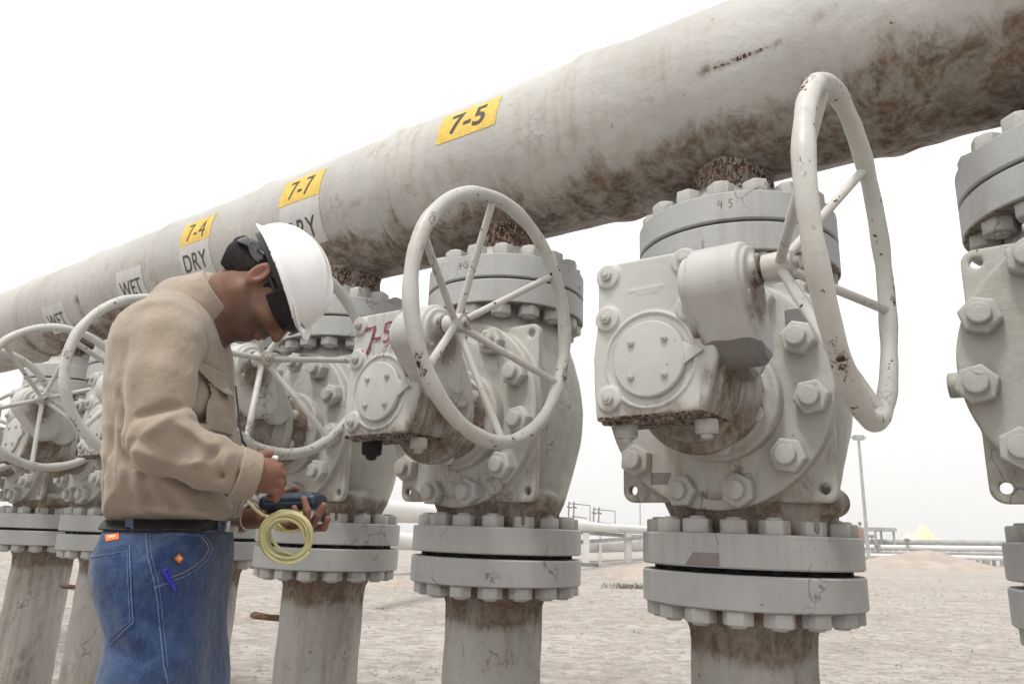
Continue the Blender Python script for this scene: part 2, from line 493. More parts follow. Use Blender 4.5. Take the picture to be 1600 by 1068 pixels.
Rr = pipe_rad(S_, A_)
v = np.stack([S_, -Rr * np.cos(A_), ZP + Rr * np.sin(A_)], -1).reshape(-1, 3)
n, k = S_.shape
i, j = np.meshgrid(range(n - 1), range(k), indexing='ij')
a0 = (i * k + j).ravel(); a1 = (i * k + (j + 1) % k).ravel()
me = pymesh('pipe_shell', v, np.stack([a0, a1, a1 + k, a0 + k], 1))
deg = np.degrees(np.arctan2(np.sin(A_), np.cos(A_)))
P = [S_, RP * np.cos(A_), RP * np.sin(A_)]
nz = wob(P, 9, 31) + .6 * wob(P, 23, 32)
dirt_shade = sst(-22, -78, np.where(np.abs(deg) < 140, deg, -40) + 26 * nz) * .62  # grime and underside shade painted together, browner towards the bottom
for c, w_ in BANDS:
    dirt_shade += .40 * (np.exp(-((S_ - c - w_ * 1.3) / .008) ** 2) + np.exp(-((S_ - c + w_ * 1.2) / .006) ** 2)) * sst(-1.4, .4, nz)
for c, w_ in BANDS: dirt_shade += .30 * np.exp(-((S_ - c - .03) / .035) ** 2) * sst(10, -50, deg)
for s0, ad, rs_, ra, st in [(.56, -62, .17, 26, .9), (.78, -60, .2, 25, .7), (.27, -70, .13, 18, .8), (-.40, -66, .14, 14, .75), (-.22, -60, .08, 10, .5), (-.12, -52, .12, 10, .35), (-1.05, -68, .14, 12, .8),
                            (-1.25, -75, .2, 12, .6), (-1.62, -72, .2, 14, .7), (-1.9, -72, .16, 12, .6), (-2.3, -60, .2, 12, .5), (-2.7, -60, .2, 16, .7), (-3.6, -66, .2, 14, .7), (-4.0, -60, .25, 14, .6),
                            (-.62, -18, .06, 4, .55), (-1.42, -20, .07, 5, .65), (-1.13, -21, .035, 5, .55), (-1.45, 14, .05, 3, .4), (-.18, -18, .06, 4, .45),
                            (.03, -12, .05, 4, .6), (.12, -13, .07, 3.5, .6), (.22, -12, .06, 3, .5), (.34, -5, .05, 6, .5), (.04, -20, .2, 6, .25),
                            (-3.45, 5, .05, 6, .5), (-3.6, -2, .04, 10, .45), (-4.05, -10, .05, 14, .5), (-4.2, -6, .04, 12, .5), (-3.8, -22, .03, 5, .6), (-2.2, -16, .1, 5, .35)]:
    dirt_shade += st * np.exp(-((S_ - s0) / rs_) ** 2 - ((deg - ad) / ra) ** 2)
rust = 0 * dirt_shade
for s0, ad, rs_, ra, st in [(.06, -13, .09, 2.6, 1.0), (.18, -12, .07, 2.4, .95), (.27, -6, .05, 2.2, .8), (-.15, -18, .04, 2, .7), (-1.42, -21, .05, 2.5, .6), (-.60, -19, .03, 2.5, .6), (.46, -48, .015, 14, .6), (.60, -36, .04, 5, .5)]:
    rust += st * np.exp(-((S_ - s0) / rs_) ** 2 - ((deg - ad) / ra) ** 2)
for kk in range(-1, 6):
    c = -SP * kk; dirt_shade += .60 * np.exp(-((S_ - c) / .22) ** 2 - ((deg + 70) / 24) ** 2) + .35 * np.exp(-((S_ - c) / .17) ** 4 - ((deg + 50) / 16) ** 4); rust += .62 * np.exp(-((S_ - c) / .15) ** 4 - ((deg + 70) / 16) ** 4) * (deg < 0)
attr(me, 'dirt_shade', np.clip(dirt_shade, 0, 1.05).ravel())
attr(me, 'rust', np.clip(rust, 0, 1).ravel())
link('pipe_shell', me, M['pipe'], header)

def wrap(me, r, s0, deg0):
    """lay a flat mesh (x right, y up) on the header surface, centred at s0, deg0"""
    for vv in me.vertices:
        a = R(deg0) + vv.co.y / RP
        s = s0 + vv.co.x
        rr = float(pipe_rad(np.array([s]), np.array([a]))[0]) + r + vv.co.z
        vv.co = Vector((s, -rr * math.cos(a), ZP + rr * math.sin(a)))
    me.update()
def slice_y(me, step=.008, stepx=0.02):
    bm = bmesh.new(); bm.from_mesh(me)
    ys = [v.co.y for v in bm.verts]; xs = [v.co.x for v in bm.verts]
    y = min(ys) + step
    while y < max(ys):
        bmesh.ops.bisect_plane(bm, geom=bm.verts[:] + bm.edges[:] + bm.faces[:], plane_co=(0, y, 0), plane_no=(0, 1, 0)); y += step
    x = min(xs) + stepx
    while x < max(xs):
        bmesh.ops.bisect_plane(bm, geom=bm.verts[:] + bm.edges[:] + bm.faces[:], plane_co=(x, 0, 0), plane_no=(1, 0, 0)); x += stepx
    bm.to_mesh(me); bm.free()
def text_mesh(txt, height, sx=1.0, bold=.012, shear=0):
    cu = bpy.data.curves.new('t', 'FONT'); cu.body = txt; cu.align_x = 'CENTER'; cu.align_y = 'CENTER'
    cu.size = 1.0; cu.offset = bold; cu.shear = shear; cu.fill_mode = 'FRONT'; cu.resolution_u = 4
    cu.space_character = 1.05
    o = bpy.data.objects.new('t', cu); C.objects.link(o)
    dg = bpy.context.evaluated_depsgraph_get(); dg.update()
    me = bpy.data.meshes.new_from_object(o.evaluated_get(dg))
    bpy.data.objects.remove(o); bpy.data.curves.remove(cu)
    c = coords(me); mn = c.min(0); mxx = c.max(0); ctr = (mn + mxx) / 2; k = height / (mxx[1] - mn[1])
    for vv in me.vertices:
        vv.co = Vector(((vv.co.x - ctr[0]) * k * sx, (vv.co.y - ctr[1]) * k, 0))
    return me
def pipe_sign(s0, dg_top, dg_bot, wd, mat, txt, th, sx, name, tname, shear=0, bold=.012, tmat='ink', txt_off=0):
    a = (dg_top + dg_bot) / 2; h = R(dg_top - dg_bot) * RP
    rr = np.random.RandomState(int(abs(s0 * 100)))
    mb = MB(); mb.v = [(-wd / 2, -h / 2, 0), (wd / 2, -h / 2, 0), (wd / 2, h / 2, 0), (-wd / 2, h / 2, 0)]; mb.f = [(0, 1, 2, 3)]
    me = pymesh(name, mb.v, mb.f); slice_y(me, .008, .01)
    # worn, slightly uneven edges
    for vv in me.vertices:
        e = .0022 * math.sin(vv.co.y * 190 + s0 * 9) + .0018 * math.sin(vv.co.x * 230)
        if abs(abs(vv.co.x) - wd / 2) < 1e-4: vv.co.x += e
        if abs(abs(vv.co.y) - h / 2) < 1e-4: vv.co.y += e
    wrap(me, .0016, s0, a)
    pl = link(name, me, mat, header)
    if txt:
        tm = text_mesh(txt, th, sx, bold, shear)
        for vv in tm.vertices: vv.co.y += txt_off
        slice_y(tm, .008, .02); wrap(tm, .0028, s0, a)
        link(tname, tm, M[tmat], pl)
    return pl
sg = pipe_sign(-.845, 31, 3, .27, M['yellow'], '7-5', .093, .98, 'yellow_number_sign', 'number_text', bold=.02)
sg['label'] = 'yellow painted sign reading 7-5'
sg = pipe_sign(-1.76, 26, -1.5, .27, M['yellow'], '7-7', .092, .88, 'yellow_number_sign', 'number_text', bold=.0)
sg['label'] = 'yellow painted sign reading 7-7'
sg = pipe_sign(-2.55, 21, -4.5, .26, M['yellow'], '7-4', .092, .88, 'yellow_number_sign', 'number_text', bold=-.008)
sg['label'] = 'faded yellow painted sign reading 7-4'
pipe_sign(-1.755, -2, -42, .265, M['plate'], 'DRY', .085, .80, 'state_sign', 'sign_text', bold=.008, txt_off=-.022)
pipe_sign(-2.555, -5, -46, .26, M['plate'], 'DRY', .085, .80, 'state_sign', 'sign_text', bold=.008, txt_off=.012)
pipe_sign(-3.19, -7, -41, .27, M['plate'], 'WET', .085, .80, 'state_sign', 'sign_text', bold=.008, txt_off=-.022)
pipe_sign(-4.12, -17, -54, .28, M['plate'], 'WET', .085, .80, 'state_sign', 'sign_text', bold=.008, txt_off=-.01)

# ------------------------------------------------------------------ flanges, nuts, branches
def hexnut(r, h, stud_r, stud_h, name='nut'):
    mb = MB()
    ch = .12 * r
    def hx(rad, z): return [(rad * math.cos(t), rad * math.sin(t), z) for t in (math.pi / 3 * k for k in range(6))]
    mb.ring_stack([hx(r, 0), hx(r, h - ch * .6), hx(r - ch, h)])
    if stud_h > 0:
        mb.lathe([(stud_r, h - .004), (stud_r, h + stud_h - .002), (stud_r - .003, h + stud_h)], n=16)
    me = pymesh(name, mb.v, mb.f)
    bm = bmesh.new(); bm.from_mesh(me); bmesh.ops.recalc_face_normals(bm, faces=bm.faces)
    ed = [e for e in bm.edges if e.calc_face_angle(0) > .5]
    bmesh.ops.bevel(bm, geom=ed, offset=.0022, segments=2, affect='EDGES', profile=.5)
    bm.to_mesh(me); bm.free()
    me.materials.append(M['nut'])
    me.polygons.foreach_set('use_smooth', [True] * len(me.polygons)); me.set_sharp_from_angle(angle=R(40))
    return me
NUT_M = hexnut(.037, .034, .02, .006)
BIG_M = hexnut(.043, .034, .024, .020)
SM_M = hexnut(.013, .010, .007, .004, 'bolt')
def put_nut(me, loc, zdir, parent, name='nut', spin=0.0, scale=1):
    o = bpy.data.objects.new(name, me); C.objects.link(o); o.parent = parent
    o.location = loc
    q = Vector(zdir).to_track_quat('Z', 'Y')
    o.rotation_mode = 'QUATERNION'
    from mathutils import Quaternion
    o.rotation_quaternion = q @ Quaternion((0, 0, 1), spin)
    o.scale = (scale,) * 3
    return o
def flange_ring(z0, z1, name, parent, hub=None, rust_f=None, seed=1, mat='flange'):
    """hub: list of (r, z) appended above or below"""
    mb = MB(); c = .004
    mb.lathe([(.10, z0), (.28 - c, z0), (.28, z0 + c), (.28, z1 - c), (.28 - c, z1), (.10, z1)], n=128)
    o = mb.build(name, M[mat], parent)
    return o
def ring_nuts(z, zdir, parent, keep=None, n=16, r=.236):
    for k_ in range(n):
        t = 2 * math.pi * (k_ + .5) / n
        if keep and not keep(t): continue
        put_nut(NUT_M, (r * math.cos(t), r * math.sin(t), z), zdir, parent, 'nut', random.uniform(0, 1.0), random.uniform(.97, 1.03))

for k_ in range(0, 7):
    sx_ = -SP * (k_ - 1)
    # branch neck, swelling into the header
    rings = []; nn = 72
    zz = [ZG + T + .004, 1.905, 1.93, 1.950, 1.966, 1.978, 2.00, 2.02, 2.04, 2.065, 2.09, 2.14]
    rr_ = [.196, .190, .172, .160, .150, .122, .117, .116, .117, .118, .120, .125]
    for z_, r_ in zip(zz, rr_):
        row = []
        for q in range(nn):
            t = 2 * math.pi * q / nn
            e = .005 * math.sin(3 * t + k_) * math.sin(7 * z_ + k_) + .006 * (z_ > 1.96) * math.sin(9 * t + 40 * z_) * math.sin(17 * t + k_)
            zz_ = z_ + (.008 * math.sin(5 * t + k_ * 2) + .005 * math.sin(13 * t) if 1.94 < z_ < 2.0 else 0)
            row.append((sx_ + (r_ + e) * math.cos(t), (r_ + e) * math.sin(t), zz_))
        rings.append(row)
    mb = MB().ring_stack(rings, cap=False)
    nk = mb.build('branch_neck', M['valve'], header)
    c = coords(nk.data)
    attr(nk.data, 'rust', sst(1.966, 1.976, c[:, 2]) * sst(2.098, 2.074, c[:, 2] + .018 * wob([c[:, 0], c[:, 1], c[:, 2]], 20, 5)) * (1.05 + .22 * wob([c[:, 0], c[:, 1], c[:, 2]], 9, 7)))
    attr(nk.data, 'dirt_shade', sst(1.97, 2.0, c[:, 2]) * .75)
    fl = MB(); fl.lathe([(.10, 0), (.276, 0), (.28, .004), (.28, T - .004), (.276, T), (.19, T + .004)], n=128)
    fl = fl.build('branch_flange', M['flange'], header); fl.location = (sx_, 0, ZG + .004)
    if k_ < 6:
        ring_nuts(T, (0, 0, 1), fl)
        for n_ in fl.children: n_.scale = (n_.scale[0], n_.scale[1], 1.2)

# ------------------------------------------------------------------ valve
def build_valve():
    root = empty('ball_valve')
    bz = (ZG - .004 - T + ZT) / 2
    def body(P):
        x, y, z = P
        r = np.interp(z, [.98, 1.03, 1.06, 1.10, 1.16, 1.24, 1.32, 1.40, 1.50, 1.58, 1.64, 1.69, 1.73, 1.76],
                      [.20, .195, .203, .222, .240, .256, .266, .270, .266, .250, .230, .206, .196, .196]).astype(np.float32)
        d = (np.sqrt(x * x + y * y) - r) * .85
        d = np.maximum(d, np.abs(z - bz) - (ZG - .004 - T * .6 - ZT + .04) / 2)
        drum = cylz(x, z - 1.372, y, .255, -.19, .11, .01)
        d = smin(d, drum, .05)
        d = smin(d, rbox(P, (.15, -.06, 1.065), (.075, .10, .05), .012), .02)      # cast foot at the lower right
        d = smin(d, cylz(x - .235, z - 1.10, y, .036, -.15, -.04, .006), .01)     # drain boss
        d = smin(d, cylz(y + .02, z - 1.375, x, .03, -.345, -.25, .004), .01)
        return d + .0018 * wob(P, 14, 4) + .001 * wob(P, 45, 5)
    b = sdf_obj('body', body, (-.37, -.24, .99), (.37, .24, 1.76), .007, M['valve'], root)
    c = coords(b.data); P = [c[:, 0], c[:, 1], c[:, 2]]
    attr(b.data, 'dirt_shade', 1.1 * sst(1.15, 1.06, c[:, 2] + .03 * wob(P, 8, 3)) + .45 * sst(1.60, 1.70, c[:, 2] + .02 * wob(P, 9, 2)) + .30 * sst(-.2, 1, wob(P, 7, 8)))
    # bolted end cover: round disc on a square backing plate with lug holes
    CZ = 1.372
    def cover(P):
        x, y, z = P
        disc = cylz(x + .005, z - CZ, y, .302, -.222, -.178, .006)
        plate = extr(rbox([x, z, 0 * x], (0, CZ - .002, 0), (.278, .278, .1), .03), y, -.186, -.160, .004)
        for sx, sz in ((-1, -1), (1, -1), (1, 1), (-1, 1)):
            plate = smax(plate, .0125 - np.sqrt((x - sx * .248) ** 2 + (z - CZ + .002 - sz * .246) ** 2), .003)
            # scooped sides between the lugs
        for sx, sz in ((0, 1), (0, -1), (1, 0), (-1, 0)):
            plate = smax(plate, .27 - np.sqrt((x - sx * .535) ** 2 + (z - CZ - sz * .535) ** 2), .01)
        d = smin(disc, plate, .006)
        d = smin(d, cylz(x, z - CZ, y, .165, -.232, -.2, .006), .012)
        return d + .0010 * wob(P, 25, 4)
    cv = sdf_obj('end_cover', cover, (-.33, -.25, 1.05), (.33, -.14, 1.69), .0045, M['valve'], root)
    c = coords(cv.data); P = [c[:, 0], c[:, 1], c[:, 2]]
    rr2 = np.hypot(c[:, 0], c[:, 2] - CZ)
    attr(cv.data, 'dirt_shade', (.50 + .4 * wob(P, 14, 2)) * sst(.285, .31, rr2) * sst(1.5, 1.2, c[:, 2]) + .5 * sst(.19, .165, rr2) + .28 * sst(-.2, .8, wob(P, 9, 8)))
    for a in range(11):
        t = R(221 + 360 / 11 * a)
        put_nut(BIG_M, (-.012 + .262 * math.cos(t), -.222, CZ - .002 + .262 * math.sin(t)), (0, -1, 0), cv, 'cover_nut', random.uniform(0, 1), random.uniform(.96, 1.04))
    # flanges
    f1 = flange_ring(ZT - T, ZT, 'lower_flange', root); ring_nuts(ZT, (0, 0, 1), f1)
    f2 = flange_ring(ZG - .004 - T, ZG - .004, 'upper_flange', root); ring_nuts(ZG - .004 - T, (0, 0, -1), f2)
    c = coords(f2.data); attr(f2.data, 'dirt_shade', .9 * (c[:, 2] < ZG - .003 - T) + 0 * c[:, 0])
    # gaskets seen as dark gaps
    MB().lathe([(.205, ZG - .005), (.205, ZG + .005)], n=64).build('gasket', M['black'], f2)
    # mounting neck between cover and gearbox
    def neck(P):
        x, y, z = P
        d = cylz(x - .02, z - 1.345, y, .128, -.42, -.215, .008)
        d = smin(d, cylz(x - .02, z - 1.345, y, .152, -.385, -.352, .005), .008)
        d = smin(d, cylz(x - .02, z - 1.345, y, .158, -.262, -.215, .006), .010)
        d = np.maximum(d, -cylz(x - .175, z - 1.33, y, .034, -.35, -.265))
        return d + .001 * wob(P, 30, 6)
    nk = sdf_obj('mounting_neck', neck, (-.16, -.43, 1.16), (.20, -.20, 1.53), .006, M['valve'], root)
    c = coords(nk.data); attr(nk.data, 'dirt_shade', .35 + .7 * sst(-.30, -.40, c[:, 1]) * sst(1.35, 1.22, c[:, 2]) + .6 * (np.abs(c[:, 1] + .31) < .035))
    for t in (-70, -25, 20, 60, 200, 160, 110):
        put_nut(SM_M, (.02 + .142 * math.cos(R(t)), -.352, 1.345 + .142 * math.sin(R(t))), (0, 1, 0), nk, 'bolt', 0, 1.6)
    # gearbox
    poly = [(-.136, 1.252), (.118, 1.258), (.136, 1.30), (.152, 1.372), (.140, 1.445), (.108, 1.50), (.104, 1.618), (-.104, 1.622), (-.133, 1.588), (-.133, 1.49), (-.146, 1.40), (-.142, 1.31)]
    def gear(P):
        x, y, z = P
        p2 = poly2(x, z, poly)
        d = extr(p2, y, -.580, -.405, .007)
        for q in ((-.104, 1.590), (.086, 1.592), (.094, 1.484), (-.106, 1.486), (-.100, 1.298)):
            d = smin(d, cylz(x - q[0], z - q[1], y, .030, -.588, -.56, .004), .004)
        d = smax(d, -(extr(p2 + .0, y, -.520, -.512, 0) + .003 * 0 - 0), .001) if False else d
        d = smin(d, np.maximum(extr(p2 - .006, y, -.545, -.533, .003), -1), .003)
        d = smin(d, cylz(x + .092, z - 1.235, y, .0, 0, 0) if False else d, .001)
        # raised ring segments and short ribs around the position plate
        rr3 = np.sqrt((x + .002) ** 2 + (z - 1.380) ** 2)
        d = smin(d, np.maximum(np.abs(rr3 - .107) - .003, np.abs(y + .581) - .004), .003)
        # cast lettering line
        d = smin(d, rbox(P, (-.01, -.580, 1.545), (.045, .0025, .003), .002), .002)
        d = smin(d, rbox(P, (-.005, -.580, 1.536), (.03, .0025, .002), .0015), .002)
        return d + .0009 * wob(P, 30, 6)
    gb = sdf_obj('gearbox', gear, (-.165, -.60, 1.235), (.17, -.395, 1.64), .0034, M['gear'], root)
    c = coords(gb.data); P = [c[:, 0], c[:, 1], c[:, 2]]
    low = sst(1.315, 1.262, c[:, 2] + .016 * wob(P, 26, 3))
    attr(gb.data, 'dirt_shade', low * .75 + .95 * sst(.10, .15, c[:, 0]) * sst(-.575, -.56, c[:, 1]) * sst(1.42, 1.34, c[:, 2]) + .6 * sst(1.42, 1.3, c[:, 2]) * (c[:, 0] > .11))
    attr(gb.data, 'rust', np.clip(.72 * sst(1.282, 1.258, c[:, 2] + .016 * wob(P, 30, 9)) + .80 * (c[:, 2] < 1.260), 0, 1))  # lower edge rust, darkened further to paint the shadow line beneath the box
    cp = MB(); cp.lathe([(.0865, 0), (.0865, .006), (.083, .010), (.002, .010)], (0, 0, 0), (0, -1, 0), 72)
    # pointer tab
    cp.prism([(.070, -.028), (.126, .006), (.080, .030)], (0, 0, 0), (1, 0, 0), (0, 0, 1), 0.0, .008)
    cp = cp.build('cover_plate', M['gear'], gb, bevel=.001); cp.location = (.0, -.583, 1.380)
    for q in ((-.040, 1.418), (.040, 1.420), (-.041, 1.341), (.039, 1.340)):
        put_nut(SM_M, (q[0], -.010, q[1] - 1.380), (0, -1, 0), cp, 'bolt', random.random(), .62)
    for q in ((-.104, 1.590), (.086, 1.592), (.094, 1.484), (-.106, 1.486), (-.100, 1.298)):
        put_nut(SM_M, (q[0], -.588, q[1]), (0, -1, 0), gb, 'bolt', random.random(), 1.05)
    for q in ((-.139, 1.560), (-.139, 1.49)):
        put_nut(SM_M, (q[0], -.50, q[1]), (-1, 0, 0), gb, 'bolt', random.random(), 1.2)
    for q in ((-.100, -.50), (.092, -.50)):
        o = put_nut(SM_M, (q[0], q[1], 1.254), (0, 0, -1), gb, 'drain_bolt', random.random(), 1.0)
        o.scale = (2.1, 2.1, 3.2)
    # reduction gear case beside the gearbox, its shaft off centre
    def case(P):
        x, y, z = P
        hull = capsule([y, z, 0 * x], (-.592, 1.522, 0), (-.520, 1.405, 0), .078, .052)
        d = extr(hull, x, .118, .232, .010)
        d = smin(d, extr(hull + .012, x, .10, .24, .004), .004)
        back = extr(capsule([y, z, 0 * x], (-.50, 1.47, 0), (-.43, 1.40, 0), .085, .06), x, .10, .185, .012)
        d = smin(d, back + .006, .012)
        d = smin(d, cylz(y + .597, z - 1.536, x, .034, .20, .256, .004), .006)
        return d + .0008 * wob(P, 30, 6)
    cs = sdf_obj('reduction_gear_case', case, (.09, -.68, 1.32), (.265, -.34, 1.62), .0034, M['gear'], gb)
    c = coords(cs.data); P = [c[:, 0], c[:, 1], c[:, 2]]
    attr(cs.data, 'dirt_shade', .30 * sst(1.52, 1.40, c[:, 2]) + .95 * sst(.215, .235, c[:, 0]) * sst(.10, .03, np.hypot(c[:, 1] + .58, c[:, 2] - 1.50)) + .8 * sst(.135, .115, c[:, 0]) * sst(1.46, 1.40, c[:, 2]))
    attr(cs.data, 'rust', .8 * sst(.236, .25, c[:, 0]))
    for t in (70, 150, 235, -20):
        put_nut(SM_M, (.232, -.580 - .052 * math.cos(R(t)), 1.505 + .07 * math.sin(R(t))), (1, 0, 0), cs, 'bolt', 0, .8)
    # shaft and handwheel
    sh = MB().lathe([(.019, .0), (.021, .01), (.018, .02), (.0195, .04), (.019, .06)], (0.235, -WHEEL_V, WHEEL_Z), (1, 0, 0), 20)
    sh.build('input_shaft', M['rust'], root)
    pts = []
    for q in range(96):
        t = 2 * math.pi * q / 96
        pts.append((WHEEL_U + .003 * math.sin(2 * t), -WHEEL_V + WHEEL_R * math.cos(t), WHEEL_Z + WHEEL_R * math.sin(t)))
    wh = MB().tube(pts, [.0182 + .0011 * math.sin(5 * q * .13) + .0006 * math.sin(q * 1.3) for q in range(96)], 18, True).build('handwheel', M['wheel'], root)
    c = coords(wh.data); P = [c[:, 0], c[:, 1], c[:, 2]]
    ang = np.arctan2(c[:, 2] - WHEEL_Z, -(c[:, 1] + WHEEL_V))
    attr(wh.data, 'rust', np.clip(.80 * sst(.05, .6, wob(P, 16, 3)), 0, 1) + .25 * sst(.28, .31, np.hypot(c[:, 1] + WHEEL_V, c[:, 2] - WHEEL_Z)))
    attr(wh.data, 'dirt_shade', .35 * sst(0, .7, wob(P, 10, 5)))
    for q in range(6):
        t = R(q * 60 + 23)
        e = (0, math.cos(t) * -1, math.sin(t))
        pA = (.300, -WHEEL_V - .018 * math.cos(t), WHEEL_Z + .018 * math.sin(t))
        pB = (WHEEL_U - .004, -WHEEL_V - (WHEEL_R - .014) * math.cos(t), WHEEL_Z + (WHEEL_R - .014) * math.sin(t))
        MB().tube([pA, pB], .0100, 10).build('spoke', M['wheel'], wh)
    hb = MB().lathe([(.020, 0), (.0275, .002), (.0285, .03), (.026, .055), (.024, .060), (.013, .061), (.013, .070), (.010, .072)], (.262, -WHEEL_V, WHEEL_Z), (1, 0, 0), 28).build('hub', M['wheel'], wh)
    c = coords(hb.data); attr(hb.data, 'rust', .85 * sst(.318, .326, c[:, 0])); attr(hb.data, 'dirt_shade', .6 * sst(.29, .32, c[:, 0]))
    return root
proto = build_valve()
VLAB = {0: 'pale grey ball valve cut off by the right edge of the photo',
        1: 'nearest cream ball valve with its handwheel seen almost edge on, below the overhead pipe',
        2: 'cream ball valve below the 7-5 sign, red handwritten 7-5 on its gearbox',
        3: 'cream ball valve below the 7-7 sign, its handwheel in front of the worker\'s chest',
        4: 'cream ball valve mostly hidden behind the worker\'s shirt',
        5: 'cream ball valve just behind the worker\'s back, small full handwheel facing out',
        6: 'farthest cream ball valve at the left edge of the photo'}
PHASE = {0: 0, 1: 17, 2: 0, 3: -29, 4: 8, 5: -15, 6: 4}
valves = {}
for k_ in range(0, 7):
    vv = proto if k_ == 1 else copy_tree(proto)
    valves[k_] = vv
for k_, vv in valves.items():
    vv.location = vpos(k_); vv.rotation_euler = (0, 0, -TH)
    tag(vv, VLAB[k_], 'valve', 'ball valves in a row under the header pipe')
    for ch in vv.children:
        if ch.name.startswith('handwheel'):
            # turn the wheel about its own shaft
            ph = R(PHASE[k_])
            Mx = Matrix.Translation((0, -WHEEL_V, WHEEL_Z)) @ Matrix.Rotation(ph, 4, 'X') @ Matrix.Translation((0, WHEEL_V, -WHEEL_Z))
            ch.matrix_local = Mx
def part(root, name):
    for ch in root.children_recursive:
        if ch.name.split('.')[0] == name: return ch
# bare grey undercoat on the nearest valve
o = part(valves[1], 'reduction_gear_case'); o.data = o.data.copy()
c = coords(o.data); attr(o.data, 'patch', sst(1.400, 1.388, c[:, 2] + .20 * (c[:, 1] + .55) + .004 * wob([c[:, 0], c[:, 1], c[:, 2]], 70, 4)) )
o = part(valves[1], 'end_cover'); o.data = o.data.copy(); c = coords(o.data)
def bx_(c, x0, x1, z0, z1): return ((c[:, 0] > x0) & (c[:, 0] < x1) & (c[:, 2] > z0) & (c[:, 2] < z1)).astype(float)
attr(o.data, 'patch', bx_(c, -.175, -.12, 1.135, 1.165) + bx_(c, .19, .26, 1.50, 1.56))
o = part(valves[1], 'lower_flange')
for nm, z0, z1, a0_, a1_ in (('lower_flange', ZT - T + .004, ZT - T + .034, -103, -85),):
    pts = []; mb = MB()
    n_ = 8
    for q in range(n_ + 1):
        a = R(a0_ + (a1_ - a0_) * q / n_)
        for zz_ in (z0 - .001, z1 if q > 1 else z1 - .014 * (2 - q)):
            mb.v.append((.2808 * math.cos(a), .2808 * math.sin(a), zz_))
    for q in range(n_): mb.f.append((2 * q, 2 * q + 2, 2 * q + 3, 2 * q + 1))
    mb.build('worn_patch', plain('undercoat', (.20, .175, .165), .6), o)

# handwritten number on the second gearbox
def strokes(polys, wd, mat, parent, name, loc, tz=.0007):
    mb = MB()
    for j_, pl in enumerate(polys):
        pts = [Vector((a, 0, b)) for a, b in pl]
        for i_ in range(len(pts)):
            t = (pts[min(i_ + 1, len(pts) - 1)] - pts[max(i_ - 1, 0)]).normalized()
            nrm = Vector((-t.z, 0, t.x)); w_ = wd * (1 + .25 * math.sin(i_ * 2.1 + j_))
            for sgn in (-1, 1):
                p = pts[i_] + nrm * sgn * w_ / 2; mb.v.append((p.x, -tz * (j_ + 1), p.z))
        b = len(mb.v) - 2 * len(pts)
        for i_ in range(len(pts) - 1): mb.f.append((b + 2 * i_, b + 2 * i_ + 1, b + 2 * i_ + 3, b + 2 * i_ + 2))
    o = mb.build(name, mat, parent, smooth=False); o.location = loc
    return o
gb2 = part(valves[2], 'gearbox')
o = strokes([[(-.070, .030), (-.055, .034), (-.035, .034), (-.020, .038), (-.024, .020), (-.032, -.005), (-.040, -.026), (-.048, -.044)],
         [(-.066, -.030), (-.072, -.038)],
         [(-.022, -.004), (-.012, .001), (-.004, -.003), (.006, .001)],
         [(.052, .040), (.038, .041), (.026, .036)], [(.028, .040), (.026, .026), (.024, .014), (.034, .016), (.044, .010), (.047, -.002), (.042, -.013), (.032, -.018), (.022, -.014)]],
        .0078, M['redink'], gb2, 'handwritten_number', (-.018, -.5825, 1.542))
def on_flange(polys, wd, a0, z0, r, parent, name, mat):
    mb = MB()
    for j_, pl in enumerate(polys):
        n0 = len(mb.v); pts = [Vector((a, b, 0)) for a, b in pl]
        for i_ in range(len(pts)):
            t = (pts[min(i_ + 1, len(pts) - 1)] - pts[max(i_ - 1, 0)]).normalized(); nr = Vector((-t.y, t.x, 0))
            for sg_ in (-1, 1):
                q = pts[i_] + nr * sg_ * wd / 2; a = a0 + q.x / r
                mb.v.append(((r + .0006 + .0003 * j_) * math.cos(a), (r + .0006 + .0003 * j_) * math.sin(a), z0 + q.y))
        for i_ in range(len(pts) - 1): mb.f.append((n0 + 2 * i_, n0 + 2 * i_ + 1, n0 + 2 * i_ + 3, n0 + 2 * i_ + 2))
    return mb.build(name, mat, parent, smooth=False)
G45 = [[(-.016, .013), (-.020, .0), (-.008, .001)], [(-.010, .010), (-.011, -.012)], [(.018, .012), (.010, .011), (.009, .003), (.016, .001), (.016, -.008), (.008, -.011)]]
bfl = [c_ for c_ in header.children if c_.name.startswith('branch_flange')]
on_flange(G45, .0018, R(-75), T * .55, .2800, bfl[1], 'painted_number', M['ink'])
on_flange(G45, .0018, R(-84), T * .55, .2800, bfl[2], 'painted_number', M['ink'])
gbl = part(valves[2], 'drain_bolt')
gbl.data = gbl.data.copy(); gbl.data.materials[0] = M['black']; gbl.scale = (2.6, 2.6, 4.2)

